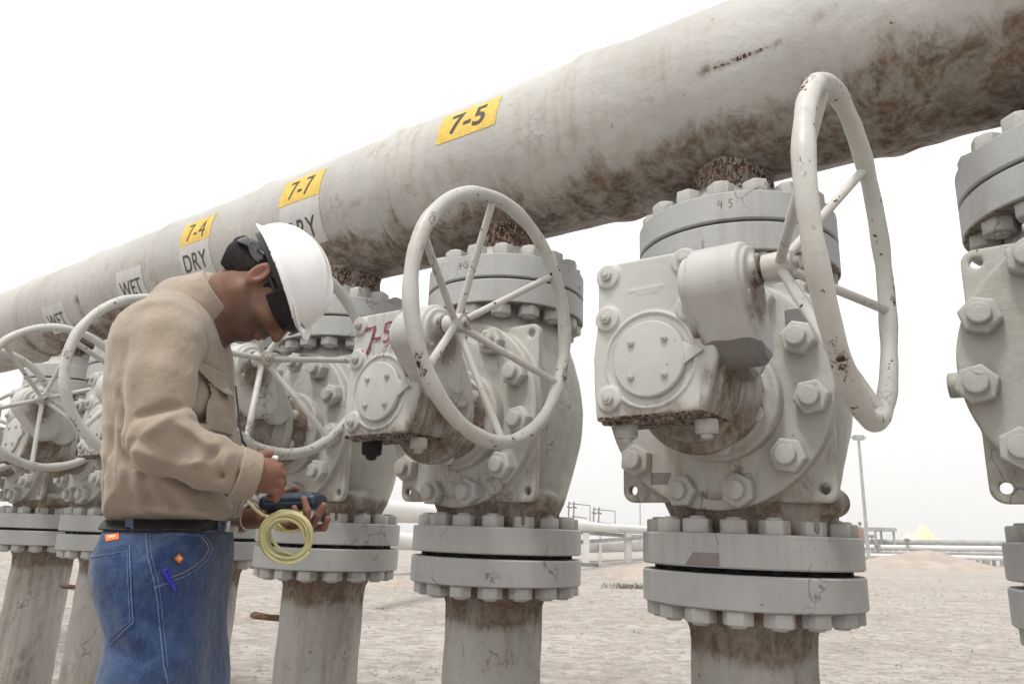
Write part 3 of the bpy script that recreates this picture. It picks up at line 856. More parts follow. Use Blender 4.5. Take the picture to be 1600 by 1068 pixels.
# ------------------------------------------------------------------ risers
def build_riser():
    root = empty('riser_pipe')
    rings = []; nn = 72
    for z_ in np.concatenate([np.arange(-.1, .76, .02), [.775, .79, .81, .83, ZT - 2 * T - .014]]):
        r_ = float(np.interp(z_, [.77, .80, .83, .86], [.157, .168, .19, .196]))
        row = []
        for q in range(nn):
            t = 2 * math.pi * q / nn
            e = .0022 * math.sin(3 * t + 5 * z_) + .0014 * math.sin(9 * t + 31 * z_)
            row.append(((r_ + e) * math.cos(t), (r_ + e) * math.sin(t), z_))
        rings.append(row)
    pp = MB().ring_stack(rings, cap=False).build('pipe', M['riser'], root)
    c = coords(pp.data); P = [c[:, 0], c[:, 1], c[:, 2]]
    z_ = c[:, 2] + .02 * wob(P, 15, 3)
    attr(pp.data, 'dirt_shade', np.clip(1.15 * sst(.70, .77, z_) + .40 + .5 * wob([P[0], P[1], P[2] * .3], 16, 5), 0, 1.2))
    az = np.degrees(np.arctan2(c[:, 1], c[:, 0]))
    attr(pp.data, 'rust', np.clip(.80 * np.exp(-((c[:, 2] - .60) / .055) ** 2 - ((((az + 540) % 360 - 180) + 138) / 22) ** 2) + .45 * np.exp(-((z_ - .765) / .02) ** 2) + .5 * sst(.35, .25, c[:, 2]), 0, 1))
    f = MB(); z1 = ZT - T - .014; z0 = z1 - T
    f.lathe([(.10, z0), (.276, z0), (.28, z0 + .004), (.28, z1 - .004), (.276, z1), (.10, z1)], n=128)
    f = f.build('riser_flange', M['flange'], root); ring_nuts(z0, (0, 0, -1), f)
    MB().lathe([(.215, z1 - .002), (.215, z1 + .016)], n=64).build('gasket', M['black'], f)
    c = coords(f.data); attr(f.data, 'dirt_shade', .9 * (c[:, 2] < z0 + .001))
    for q in range(16):
        t = 2 * math.pi * (q + .5) / 16
        MB().lathe([(.015, z1 - .001), (.015, z1 + .015)], (.236 * math.cos(t), .236 * math.sin(t), 0), n=8).build('stud', M['black'], f)
    s_ = MB().tube([(-.06, -.03, .648), (-.13, -.08, .648), (-.19, -.10, .647), (-.255, -.125, .652), (-.268, -.13, .652)], [.0125, .0125, .0115, .0145, .008], 12).build('rusty_nozzle', M['rust'], root)
    return root
rp = build_riser()
RLAB = {0: 'weathered riser pipe out at the right edge of the photo', 1: 'thick brown stained riser pipe under the nearest valve',
        2: 'brown stained riser pipe under the valve marked 7-5', 3: 'peeling riser pipe with a rusty nozzle, right of the yellow hose coil',
        4: 'riser pipe half hidden by the front of the worker\'s jeans', 5: 'peeling riser pipe just behind the worker\'s back pocket', 6: 'brown riser pipe at the left edge of the photo'}
for k_ in range(0, 7):
    vv = rp if k_ == 3 else copy_tree(rp)
    if k_ not in (3, 5):
        for ch in list(vv.children):
            if ch.name.startswith('rusty_nozzle'): bpy.data.objects.remove(ch)
    vv.location = vpos(k_); vv.rotation_euler = (0, 0, -TH)
    tag(vv, RLAB[k_], 'pipe', 'riser pipes below the valves')
# ------------------------------------------------------------------ far plant
def far_pipe(pts, r, label, mat='farpipe', name='pipeline', parent=None):
    o = MB().tube(pts, r, 16).build(name, M[mat], parent)
    if parent is None: tag(o, label, 'pipeline')
    return o
# big white line running off behind the valves on a low steel rack
rk = empty('pipe_rack', (2.0, 24, 0))
tag(rk, 'low grey steel pipe rack under the white pipelines, left of the nearest riser', 'pipe rack')
far_pipe([at(560, 795, 9.5), at(700, 804, 13.5), at(1010, 829, 38)], .155, 'thick white pipeline passing behind the lower flanges of the middle valves')
far_pipe([at(900, 820, 27), at(1320, 843, 60)], .12, 'thin white pipeline on top of the low rack between the two nearest risers')
far_pipe([at(905, 851, 30), at(1015, 851, 38), at(1060, 848, 42)], .30, 'white pipeline lying low behind the small sand mound')
far_pipe([at(600, 843, 17), at(700, 849, 20)], .20, 'white pipeline lying low, between the third and second risers')
def rpart(mb, name, mat): 
    o = mb.build(name, M[mat], rk); o.matrix_parent_inverse = Matrix.Translation((-2.0, -24, 0)); return o
a = at(897, 830, 26); b = at(1012, 839, 36)
rpart(MB().bar(a, b, .16, .14), 'beam', 'farsteel')
a = at(905, 846, 26); b = at(1000, 840, 32)
rpart(MB().bar(a, b, .13, .13), 'beam', 'farsteel')
for px, Y, wd in ((916, 26, .20), (981, 31, .26), (938, 31, .12)):
    t_ = at(px, 832 if px != 938 else 833, Y)
    rpart(MB().bar((t_.x, t_.y, -.1), t_, wd), 'post', 'farpipe')
p_ = at(918, 877, 26)
rpart(MB().box((p_.x - .25, p_.y - .25, -.1), (p_.x + .35, p_.y + .3, .12)), 'footing', 'fardark')
# handle frames standing above the pipeline
for j_, (x0, x1, yt, yb, lab) in enumerate(((889, 922, 786, 806, 'thin wire frame with valve stems above the white pipeline, the left of two'), (928, 961, 795, 815, 'thin wire frame with valve stems above the white pipeline, the right of two'))):
    Y = 30
    fr = empty('valve_frame', at(x0, yb + 8, Y)); tag(fr, lab, 'valve frame')
    inv = Matrix.Translation(-Vector(fr.location))
    def fp(mb, nm):
        o = mb.build(nm, M['fardark'], fr); o.matrix_parent_inverse = inv
    fp(MB().tube([at(x0, yt, Y), at(x1, yt + 3, Y), at(x1, yb + 9, Y)], .022, 6), 'frame_bar')
    fp(MB().tube([at(x0 + 4, yb, Y), at(x1 - 5, yb + 3, Y)], .022, 6), 'frame_bar')
    for dx in (0, 8):
        fp(MB().tube([at(x0 + dx, yt - 3, Y), at(x0 + dx - 1, yb + 12, Y)], .03, 6), 'stem')
        fp(MB().tube([at(x0 + dx - 3, yt + 5, Y), at(x0 + dx + 4, yt + 7, Y)], .035, 6), 'stem')
# lamp pole
g0 = EYE + pix(1357, 873) * (-1 / pix(1357, 873).z); g0 = g0 * (50 / g0.y); g0.z = 0
Yp = 50
g0 = Vector((at(1357, 868, Yp).x, Yp, -.2))
top = at(1340, 680, Yp).z
lp = empty('lamp_pole', g0); tag(lp, 'tall thin grey lamp pole standing right of the nearest valve', 'lamp pole')
MB().lathe([(.16, 0), (.15, .4), (.12, .42), (.085, top + .1), (.01, top + .11)], n=12).build('pole', M['farsteel'], lp)
o = MB().box((-.32, -.2, top - .1), (.32, .2, top + .22)).build('lamp_head', M['farsteel'], lp)
MB().box((-.5, -.08, top + .02), (.5, .08, top + .1)).build('lamp_arm', M['farsteel'], lp)
o = MB().tube([at(1000, 783, 60), Vector((at(1000, 783, 60).x, 60, 0))], .05, 6).build('antenna_mast', M['farsteel'])
tag(o, 'hair thin mast in the sky just left of the nearest lower flange', 'mast')
# orange post with a dark cap
Yo = 34; b = at(1347, 860, Yo); pt = empty('marker_post', (b.x, Yo, 0)); tag(pt, 'orange topped marker post peeking out beside the nearest upper riser flange', 'marker post')
zt = at(1347, 824, Yo).z
MB().lathe([(.05, -.1), (.05, zt - .7), (.05, zt - .69)], n=8).build('post', M['farsteel'], pt)
MB().lathe([(.07, zt - .72), (.085, zt - .7), (.085, zt - .05), (.06, zt)], n=10).build('orange_sleeve', M['dullorange'], pt)
MB().lathe([(.03, zt), (.03, zt + .12), (.08, zt + .14), (.08, zt + .24), (.02, zt + .26)], n=8).build('cap', M['fardark'], pt)
# right hand pipe track: long white and grey lines on closely spaced sleepers
tr = empty('pipe_track', (22, 55, 0)); tag(tr, 'long pipe track of grey and white lines at the horizon behind the large mound', 'pipe track')
inv = Matrix.Translation((-22, -55, 0))
def tp(mb, nm, mat):
    o = mb.build(nm, M[mat], tr); o.matrix_parent_inverse = inv
for x0, y0, x1, y1, Y0, Y1, r, mt in ((1345, 846, 1640, 849, 56, 50, .20, 'farsteel'), (1345, 854, 1640, 858, 54, 48, .19, 'farpipe'), (1345, 862, 1640, 866, 53, 47, .13, 'farsteel'), (1345, 867, 1640, 873, 52, 46, .15, 'farpipe')):
    tp(MB().tube([at(x0, y0, Y0), at(x1, y1, Y1)], r, 10), 'line_pipe', mt)
for q in range(24):
    x_ = 1350 + q * 12.5; Y_ = 55 - 6 * (x_ - 1345) / 295
    t_ = at(x_, 851 + (x_ - 1345) * .012, Y_ - 1.0); wd = .16 if q % 3 else .34
    tp(MB().bar((t_.x, t_.y, -.1), t_, wd), 'post', 'fardark' if q % 4 == 0 else 'farsteel')
for px, py in ((1362, 837), (1417, 843), (1371, 852), (1468, 852)):
    t_ = at(px, py, 52); tp(MB().lathe([(.05, -.5), (.05, -.1), (.22, -.08), (.22, .02), (.1, .12)], t_, n=8), 'valve_stem', 'fardark')
# open shelter with a flat roof
Ys = 54; sh = empty('shelter', (at(1372, 866, Ys).x, Ys, 0)); tag(sh, 'small open shelter with a flat grey roof beside the lamp pole', 'shelter')
sinv = Matrix.Translation(-Vector(sh.location))
a = at(1356, 826, Ys); b = at(1390, 826, Ys)
o = MB().box((a.x, Ys - 1, a.z - .12), (b.x, Ys + 1.2, a.z + .12)).build('roof', M['farsteel'], sh); o.matrix_parent_inverse = sinv
for x_ in (a.x + .12, b.x - .15):
    for y_ in (Ys - .8, Ys + 1):
        o = MB().bar((x_, y_, -.1), (x_, y_, a.z), .12).build('post', M['farsteel'], sh); o.matrix_parent_inverse = sinv
# gas flare on the horizon
fm, fnt, fbs = new_mat('flame'); g = N(fnt)
fbs.inputs['Base Color'].default_value = (0, 0, 0, 1)
fnt.links.new(g.mix(g.ramp(g.noise(.6, 4), .3, .7), (1.0, .84, .36), (1.0, .97, .74)), fbs.inputs['Emission Color'])
fbs.inputs['Emission Strength'].default_value = 1.05
Yf = 150; c0 = at(1441, 843, Yf)
fl = empty('gas_flare', (c0.x, Yf, 0)); tag(fl, 'pale yellow gas flare burning on the horizon above the large mound', 'flare')
def flame(P):
    x, y, z = P
    d = 1e9
    for cx, h, r0 in ((0.1, 3.3, 1.25), (-1.2, 2.3, 1.1), (-2.3, 1.5, .95), (1.1, 2.4, 1.1), (2.2, 1.3, .9), (-.4, 2.9, 1.2), (3.3, .7, .7), (-3.3, .8, .75), (.7, 3.0, .9)):
        d = smin(d, capsule(P, (cx, 0, 0), (cx + .25 * math.sin(h * 3), 0, h - .2), r0, .12), .5)
    return d + .28 * wob([x, y, z], 2.4, 3) + .12 * wob(P, 6, 5)
o = sdf_obj('flame', flame, (-5, -2.2, -1.4), (5, 2.2, 5), .13, fm, fl); o.location = (0, 0, c0.z)
MB().lathe([(.5, -.2), (.5, c0.z - .6), (.7, c0.z - .5), (.7, c0.z - .2)], n=12).build('burner_pipe', M['fardark'], fl)

# ------------------------------------------------------------------ dusty air
hz = MB().box((-190, -14, -1.5), (260, 175, 14)).build('haze', None, None, smooth=False)
hzm = bpy.data.materials.new('dusty_air'); hzm.use_nodes = True; t_ = hzm.node_tree; t_.nodes.clear()
ou = t_.nodes.new('ShaderNodeOutputMaterial'); pv = t_.nodes.new('ShaderNodeVolumePrincipled')
pv.inputs['Color'].default_value = (.985, .98, .97, 1); pv.inputs['Density'].default_value = 0.0026; pv.inputs['Anisotropy'].default_value = .2
t_.links.new(pv.outputs[0], ou.inputs['Volume']); hz.data.materials.append(hzm); hz['kind'] = 'stuff'
# ------------------------------------------------------------------ worker
YM = 1.60
def ax3(x, y, Y): 
    p = at(x, y, Y); return (p.x, p.y, p.z)
def xz(pts, Y=YM): return [(at(x, y, Y).x, at(x, y, Y).z) for x, y in pts]
def cloth_mat(name, base, weave, var=.10, rough=.85, fade=None, sheen=.25, bump=.3):
    m_, nt_, bs = new_mat(name); g = N(nt_); b = np.array(base)
    col = g.mix(g.ramp(g.noise(5, 5, .6), .3, .7), tuple(b * (1 - var)), tuple(b * (1 + var)))
    wv = g.noise(1.0, 2, .5, g.pos((weave, weave, weave * .35)))
    wv2 = g.noise(1.0, 2, .5, g.pos((weave * .35, weave * .35, weave)))
    col = g.mix(g.ramp(g.math('ADD', wv, wv2), .8, 1.2, 0, .35), col, tuple(b * .72))
    if fade is not None:
        col = g.mix(g.ramp(g.attr('fade'), 0, 1), col, fade)
        col = g.mix(g.math('MULTIPLY', g.ramp(g.noise(30, 6, .75), .46, .70), .50), col, fade)
        col = g.mix(g.ramp(g.noise(1.0, 3, .7, g.pos((220, 220, 50))), .45, .7, 0, .35), col, fade)
    col = g.mix(g.ramp(g.attr('seam'), 0, 1), col, tuple(b * .55))
    nt_.links.new(col, bs.inputs['Base Color']); bs.inputs['Roughness'].default_value = rough
    bs.inputs['Sheen Weight'].default_value = sheen; bs.inputs['Specular IOR Level'].default_value = .2
    nb = g.bump(g.noise(1.0, 3, .5, g.pos((16, 16, 11))), .40, .022)
    nb = g.bump(g.noise(30, 5, .6), .35, .010, nb)
    nb = g.bump(g.math('ADD', wv, wv2), bump, .0012, nb)
    nt_.links.new(nb, bs.inputs['Normal'])
    return m_
SHIRT = cloth_mat('khaki_cotton', (0.32, 0.262, 0.203), 900)
DENIM = cloth_mat('blue_denim', (0.014, 0.037, 0.112), 1300, .5, fade=(0.075, 0.12, 0.22), bump=.5)
sk, snt, sbs = new_mat('skin'); g = N(snt)
c_ = g.mix(g.ramp(g.noise(16, 4), .3, .7), (0.150, 0.072, 0.046), (0.205, 0.105, 0.070))
c_ = g.mix(g.attr('beard'), c_, g.mix(g.noise(500, 2), (0.028, 0.017, 0.013), (0.085, 0.05, 0.035)))
c_ = g.mix(g.attr('pink'), c_, (0.30, 0.125, 0.095))
snt.links.new(c_, sbs.inputs['Base Color']); sbs.inputs['Roughness'].default_value = .55; sbs.inputs['Specular IOR Level'].default_value = .35
sbs.inputs['Subsurface Weight'].default_value = .12; sbs.inputs['Subsurface Radius'].default_value = (.012, .005, .003); sbs.inputs['Subsurface Scale'].default_value = .5
nb = g.bump(g.noise(60, 4, .6), .25, .004); nb = g.bump(g.noise(420, 3, .6), .3, .001, nb); snt.links.new(nb, sbs.inputs['Normal'])
hm, hnt, hbs = new_mat('black_hair'); g = N(hnt)
st = g.noise(1.0, 3, .6, g.pos((420, 420, 60)))
hnt.links.new(g.mix(g.ramp(st, .4, .7), (0.006, 0.005, 0.005), (0.03, 0.026, 0.024)), hbs.inputs['Base Color']); hbs.inputs['Roughness'].default_value = .75; hbs.inputs['Specular IOR Level'].default_value = .15
hnt.links.new(g.bump(st, .8, .003), hbs.inputs['Normal'])
hatm = plain('white_hard_hat_shell', (0.80, 0.80, 0.80), .22, .02, 6, bump=.02, coat=.4)
blk = plain('black_plastic', (0.015, 0.015, 0.017), .35, .2, 40, bump=.05)
greyp = plain('grey_plastic', (0.16, 0.165, 0.18), .3, .2, 40, bump=.05)
lensm = plain('dark_lens', (0.008, 0.005, 0.006), .12, .1, 5, bump=0, spec=.22)
belt_m = plain('black_leather', (0.012, 0.012, 0.013), .45, .3, 60)

man = empty('person', (at(262, 815, YM).x, YM, 0))
tag(man, 'man in white hard hat, khaki shirt and jeans looking down at a handheld meter', 'person')
MI = Matrix.Translation(-Vector(man.location))
def fix(o, parent=None):
    o.parent = parent or man
    if parent is None or parent is man: o.matrix_parent_inverse = MI
    return o
def mesh_join(objs, name):
    vs = []; fs = []; at_ = {}; b = 0
    for o in objs:
        me = o.data; c = coords(me); vs.append(c)
        for p in me.polygons: fs.append([b + i for i in p.vertices])
        for nm in ('beard', 'pink'):
            a = me.attributes.get(nm); arr = np.zeros(len(c), np.float32)
            if a is not None: a.data.foreach_get('value', arr)
            at_.setdefault(nm, []).append(arr)
        b += len(c); bpy.data.objects.remove(o)
    me = pymesh(name, np.concatenate(vs), fs)
    for nm, a in at_.items(): attr(me, nm, np.concatenate(a))
    return me

# --- head frame
HF = np.array([.45, 0, -.893]); HU = np.array([.893, 0, .45]); HL = np.array([0, -1., 0])     # forward, up, side towards the camera
eo = at(407, 432, 1.525); HO = np.array([eo.x, YM, eo.z])
def hp(P):
    q = [P[i] - HO[i] for i in range(3)]
    return [sum(q[i] * A[i] for i in range(3)) for A in (HF, HL, HU)]
def hw(f, l, u): return tuple(HO + f * HF + l * HL + u * HU)
neck_base = ax3(296, 500, YM)
def head(P):
    f, l, u = hp(P); Q = [f, l, u]; al = np.abs(l); A = [f, al, u]
    d = ellipsoid(Q, (-.008, 0, .044), (.091, .076, .082))
    d = smin(d, ellipsoid(Q, (.048, 0, -.012), (.056, .060, .085)), .03)
    d = smin(d, ellipsoid(Q, (.070, 0, .028), (.034, .052, .035)), .02)          # brow and temples
    d = smin(d, capsule(A, (.004, .054, -.052), (.070, .016, -.088), .017, .018), .022)
    d = smin(d, ellipsoid(Q, (.074, 0, -.088), (.021, .024, .019)), .014)          # chin
    d = smin(d, ellipsoid(A, (.070, .036, -.022), (.024, .022, .020)), .016)      # cheekbone
    d = smax(d, -ellipsoid(A, (.112, .032, .008), (.020, .017, .012)), .012)       # eye sockets
    d = smin(d, ellipsoid(A, (.083, .031, .008), (.0135, .014, .0125)), .003)
    d = smin(d, capsule(Q, (.094, 0, .010), (.116, 0, -.030), .0075, .0115), .010)
    d = smin(d, ellipsoid(A, (.104, .011, -.034), (.011, .007, .0075)), .005)
    d = smin(d, ellipsoid(Q, (.092, 0, -.056), (.014, .024, .013)), .012)
    d = smin(d, ellipsoid(Q, (.100, 0, -.0585), (.0075, .019, .0045)), .003)
    d = smin(d, ellipsoid(Q, (.0975, 0, -.0695), (.0075, .017, .0055)), .003)
    d = smax(d, -capsule(A, (.109, 0, -.064), (.098, .021, -.064), .0016), .002)
    # ear
    e = ellipsoid([f * .97 + u * .17, al, u * .97 - f * .17], (-.006, .080, .003), (.0185, .0085, .033))
    e = smax(e, -ellipsoid([f * .97 + u * .17, al, u * .97 - f * .17], (-.003, .091, .004), (.0115, .0105, .022)), .003)
    e = smin(e, ellipsoid(A, (.002, .078, -.024), (.008, .005, .009)), .005)
    e = smin(e, capsule(A, (-.012, .082, .010), (-.006, .081, -.010), .0028), .003)
    d = smin(d, e, .005)
    # neck
    d = smin(d, capsule(P, hw(-.030, 0, -.018), neck_base, .057, .066), .030)
    d = smin(d, capsule(P, hw(.012, 0, -.075), ax3(330, 520, YM), .034, .045), .04)
    return d
b1 = sdf_obj('head', head, (HO[0] - .22, YM - .10, HO[2] - .19), (HO[0] + .13, YM + .10, HO[2] + .16), .0024, sk)
c = coords(b1.data); f, l, u = hp([c[:, 0], c[:, 1], c[:, 2]]); nz_ = .006 * wob([f, l, u], 90, 3)
beard = sst(-.030, -.050, u + nz_ - .25 * np.clip(.06 - f, 0, 1)) * sst(.010, .050, f) * .62 + .6 * np.exp(-((u + .049) / .007) ** 2) * (f > .085)
eyeb = 1.0 * np.exp(-((u - .032) / .006) ** 2) * (f > .075) * (np.abs(l) > .012)
attr(b1.data, 'beard', np.clip(np.maximum(beard, eyeb), 0, .9))
attr(b1.data, 'pink', .7 * np.exp(-((f + .006) / .022) ** 2 - (u / .035) ** 2) * (np.abs(l) > .072) + .5 * np.exp(-((u + .064) / .008) ** 2) * (f > .095))

# --- hands: finger chains as rounded segments
def hand_sdf(palm, fingers, wrist, nails=()):
    def fn(P):
        d = 1e3
        for a, b, r1, r2 in palm: d = smin(d, capsule(P, a, b, r1, r2), .012)
        for a, b, r1, r2 in wrist: d = smin(d, capsule(P, a, b, r1, r2), .015)
        for ch in fingers:
            fd = None
            for (a, r1), (b, r2) in zip(ch[:-1], ch[1:]):
                q = capsule(P, a, b, r1, r2)
                fd = q if fd is None else smin(fd, q, .003)
            d = smin(d, fd, .0055)
        return d
    return fn
def chain(pts, rad): return [(ax3(*p), r) for p, r in zip(pts, rad)]
rf = (.0092, .0086, .0078, .0066)
# far (left) hand: palm up beneath the meter, fingers rising at its near edge
farpalm = [(ax3(408, 806, 1.700), ax3(456, 812, 1.655), .017, .014), (ax3(410, 806, 1.72), ax3(462, 808, 1.71), .017, .013),
           (ax3(412, 812, 1.68), ax3(446, 818, 1.635), .015, .012), (ax3(414, 802, 1.735), ax3(462, 802, 1.735), .015, .012)]
farf = [chain([(448, 820, 1.632), (462, 822, 1.612), (464, 808, 1.600), (460, 793, 1.600)], (.0090, .0082, .0075, .0064)),
        chain([(458, 814, 1.655), (478, 816, 1.622), (480, 797, 1.606), (475, 779, 1.606)], (.0096, .0088, .0080, .0068)),
        chain([(464, 810, 1.685), (487, 820, 1.655), (497, 804, 1.634), (506, 789, 1.626)], (.0098, .0090, .0080, .0068)),
        chain([(464, 806, 1.715), (490, 824, 1.69), (506, 824, 1.668), (512, 810, 1.655)], (.0096, .0088, .0078, .0066)),
        chain([(424, 798, 1.745), (436, 784, 1.742), (450, 770, 1.722), (463, 763, 1.700)], (.0115, .0105, .0095, .0080))]
fh = sdf_obj('hand', hand_sdf(farpalm, farf, [(ax3(350, 812, 1.74), ax3(414, 808, 1.708), .027, .022)]),
             (at(350, 800, 1.7).x - .04, 1.575, at(400, 840, 1.6).z - .02), (at(520, 800, 1.6).x + .03, 1.79, at(400, 755, 1.75).z + .03), .0017, sk)
# near (right) hand: loose fist pinching the hose end
nearpalm = [(ax3(398, 742, 1.470), ax3(424, 738, 1.500), .026, .021), (ax3(398, 752, 1.480), ax3(424, 756, 1.520), .022, .019), (ax3(400, 728, 1.48), ax3(422, 726, 1.52), .018, .014)]
nf = [chain([(420, 724, 1.500), (436, 729, 1.520), (440, 741, 1.545), (430, 745, 1.565)], (.0098, .0090, .0082, .0070)),
      chain([(422, 736, 1.490), (440, 741, 1.510), (441, 755, 1.535), (430, 758, 1.555)], (.0100, .0094, .0084, .0072)),
      chain([(422, 750, 1.490), (438, 755, 1.508), (438, 768, 1.530), (427, 768, 1.545)], (.0098, .0090, .0082, .0070)),
      chain([(418, 762, 1.495), (431, 768, 1.508), (431, 778, 1.525), (421, 776, 1.535)], (.0090, .0082, .0074, .0064)),
      chain([(402, 722, 1.510), (408, 712, 1.535), (419, 710, 1.555), (429, 718, 1.568)], (.0125, .0110, .0098, .0082))]
nh = sdf_obj('hand', hand_sdf(nearpalm, nf, [(ax3(370, 740, 1.44), ax3(404, 742, 1.475), .029, .025)]),
             (at(370, 740, 1.44).x - .03, 1.40, at(400, 790, 1.45).z - .02), (at(445, 740, 1.5).x + .03, 1.60, at(400, 700, 1.55).z + .02), .0017, sk)
for hnd in (fh, nh):
    c = coords(hnd.data); attr(hnd.data, 'pink', .25 + .35 * sst(0, .8, wob([c[:, 0], c[:, 1], c[:, 2]], 60, 3)))
# core of the body inside the clothes
HX = at(262, 815, YM).x
def core(P):
    d = capsule(P, (HX + .02, YM, 1.0), (at(262, 560, YM).x, YM, at(262, 560, YM).z), .06, .08)
    d = smin(d, capsule(P, ax3(285, 510, YM), neck_base, .07, .055), .03)
    for Yl in (1.50, 1.70):
        d = smin(d, capsule(P, (HX + .02, 1.6 + (Yl - 1.6) * .7, .92), (HX + .01, Yl, .5), .055, .045), .04)
        d = smin(d, capsule(P, (HX + .01, Yl, .5), (HX - .03, Yl, .1), .05, .035), .02)
    d = smin(d, capsule(P, ax3(255, 530, 1.45), ax3(243, 686, 1.39), .045, .036), .05)
    d = smin(d, capsule(P, ax3(243, 686, 1.39), ax3(392, 742, 1.46), .036, .026), .02)
    d = smin(d, capsule(P, ax3(275, 530, 1.75), ax3(282, 716, 1.80), .045, .036), .05)
    d = smin(d, capsule(P, ax3(282, 716, 1.80), ax3(380, 808, 1.728), .036, .024), .02)
    return d
cr = sdf_obj('core', core, (HX - .25, 1.30, .04), (HX + .30, 1.90, 1.56), .012, sk)
me = mesh_join([b1, fh, nh, cr], 'body')
body = link('body', me, sk); fix(body)

# --- hair
hair_poly = [(-.135, -.035), (-.098, -.058), (-.080, -.076), (-.060, -.070), (-.040, -.052), (-.030, -.020), (-.028, .026), (-.010, .040), (.010, .034), (.016, -.006), (.030, -.012), (.034, .010), (.044, .040), (.078, .055), (.11, .07), (.11, .16), (-.135, .16)]
def hair(P):
    f, l, u = hp(P); Q = [f, l, u]
    d = ellipsoid(Q, (-.008, 0, .044), (.096, .0805, .087))
    d = smin(d, capsule(P, hw(-.036, 0, -.015), hw(-.078, 0, -.055), .0585, .0605), .035)
    d = d + .0009 * wob(Q, 150, 4) + .005 * sst(-.030, -.072, u)
    return smax(d, poly2(f + .002 * wob(Q, 160, 5), u, hair_poly), .004)
hr = sdf_obj('hair', hair, (HO[0] - .16, YM - .10, HO[2] - .08), (HO[0] + .16, YM + .10, HO[2] + .16), .0028, hm); fix(hr)
# --- sunglasses
def glasses(P):
    f, l, u = hp(P); Q = [f, l, u]; al = np.abs(l)
    k = ellipsoid(Q, (.020, 0, .012), (.100, .085, .090))
    d = np.abs(k) - .0016
    u0 = .013 - .10 * np.clip(.1 - f, 0, 1) * 0
    d = smax(d, np.abs(u - .014) - .023 + .10 * np.clip(.085 - f, 0, .1), .004)
    d = smax(d, .046 - f, .003)
    d = smax(d, -(np.sqrt(l * l + (u + .014) ** 2) - .019), .003)
    arm = np.maximum(np.abs(al - np.interp(f, [-.01, .05], [.0795, .0835])) - .0018, np.maximum(np.abs(u - .018) - .004, np.abs(f - .022) - .033))
    return smin(d, arm, .002)
gl = sdf_obj('sunglasses', glasses, (HO[0] - .03, YM - .10, HO[2] - .15), (HO[0] + .13, YM + .10, HO[2] + .06), .0018, lensm); fix(gl)
# --- hard hat: thin shell, rolled rim, short peak
def hat(P):
    f, l, u = hp(P); f = f + .012; u = u + .011 - .016 * np.clip(l / .1, -1.1, 1.1) ** 2 * sst(.10, .05, u); Q = [f, l, u]
    o_ = ellipsoid([f, l, u], (0, 0, .054), (.127, .103, .098))
    # shallow crown ridges
    rid = .0022 * np.exp(-(l / .007) ** 2) + .0016 * np.exp(-((np.abs(l) - .030) / .006) ** 2)
    o_ = o_ - rid * sst(.07, .13, u)
    d = smax(o_, -(ellipsoid([f, l, u], (0, 0, .054), (.1235, .0995, .0945))), .001)
    d = np.maximum(d, .046 - u)
    rr_ = np.sqrt((f / .127) ** 2 + (l / .103) ** 2)
    brim = np.maximum(np.abs(u - (.047 - .10 * np.clip(f - .10, 0, 1) - .12 * np.clip(rr_ - 1.0, 0, 1))) - .0024, np.maximum((rr_ - 1.085) * .115, (.985 - rr_) * .115))
    peak_r = np.sqrt(((f - .03) / .130) ** 2 + (l / .088) ** 2)
    peak = np.maximum(np.abs(u - (.047 - .18 * np.clip(f - .10, 0, 1))) - .0019, np.maximum((peak_r - 1.0) * .10, np.maximum((.985 - rr_) * .115, .055 - f)))
    d = smin(d, smin(brim, peak, .003), .004)
    return d
ht = sdf_obj('hard_hat', hat, (HO[0] - .14, YM - .125, HO[2] - .17), (HO[0] + .22, YM + .125, HO[2] + .17), .0017, hatm); fix(ht)
def band(P):
    f, l, u = hp(P); f = f + .014; u = u + .014 - .016 * np.clip(l / .1, -1.1, 1.1) ** 2
    k = np.sqrt((f / .115) ** 2 + (l / .091) ** 2)
    d = np.maximum(np.abs(k - 1) * .09 - .0022, np.abs(u - .044) - .014)                                # sweatband
    k2 = np.sqrt(((f + .004) / .112) ** 2 + (l / .088) ** 2)
    uc = .034 - .036 * sst(-.02, -.11, f)
    s2 = np.maximum(np.maximum(np.abs(k2 - 1) * .09 - .0025, np.abs(u - uc) - .012), f + .03)
    d = smin(d, s2, .002)
    d = smin(d, cylz(l, u + .010, -f, .019, .108, .128, .004), .003)                              # ratchet knob
    return d
hb_ = sdf_obj('suspension_band', band, (HO[0] - .13, YM - .11, HO[2] - .12), (HO[0] + .14, YM + .11, HO[2] + .15), .0022, blk); fix(hb_, ht)
for sg_ in (1,):
    mb = MB()
    ring = [hw(-.055 + .020 * math.cos(t), .083 - .012 * math.cos(t), .012 + .010 * math.sin(t)) for t in [2 * math.pi * q / 20 for q in range(20)]]
    mb.tube(ring, .0022, 6, True); mb.v.append(hw(-.055, .0835, .012)); cidx = len(mb.v) - 1
    b = len(mb.v); mb.v += ring
    for q in range(20): mb.f.append((cidx, b + q, b + (q + 1) % 20))
    o = mb.build('slot_plate', greyp); fix(o, ht)
    o = MB().tube([hw(-.095, .055, .004), hw(-.080, .070, .012), hw(-.065, .080, .020), hw(-.040, .088, .027)], .0024, 8).build('strap', greyp); fix(o, ht)

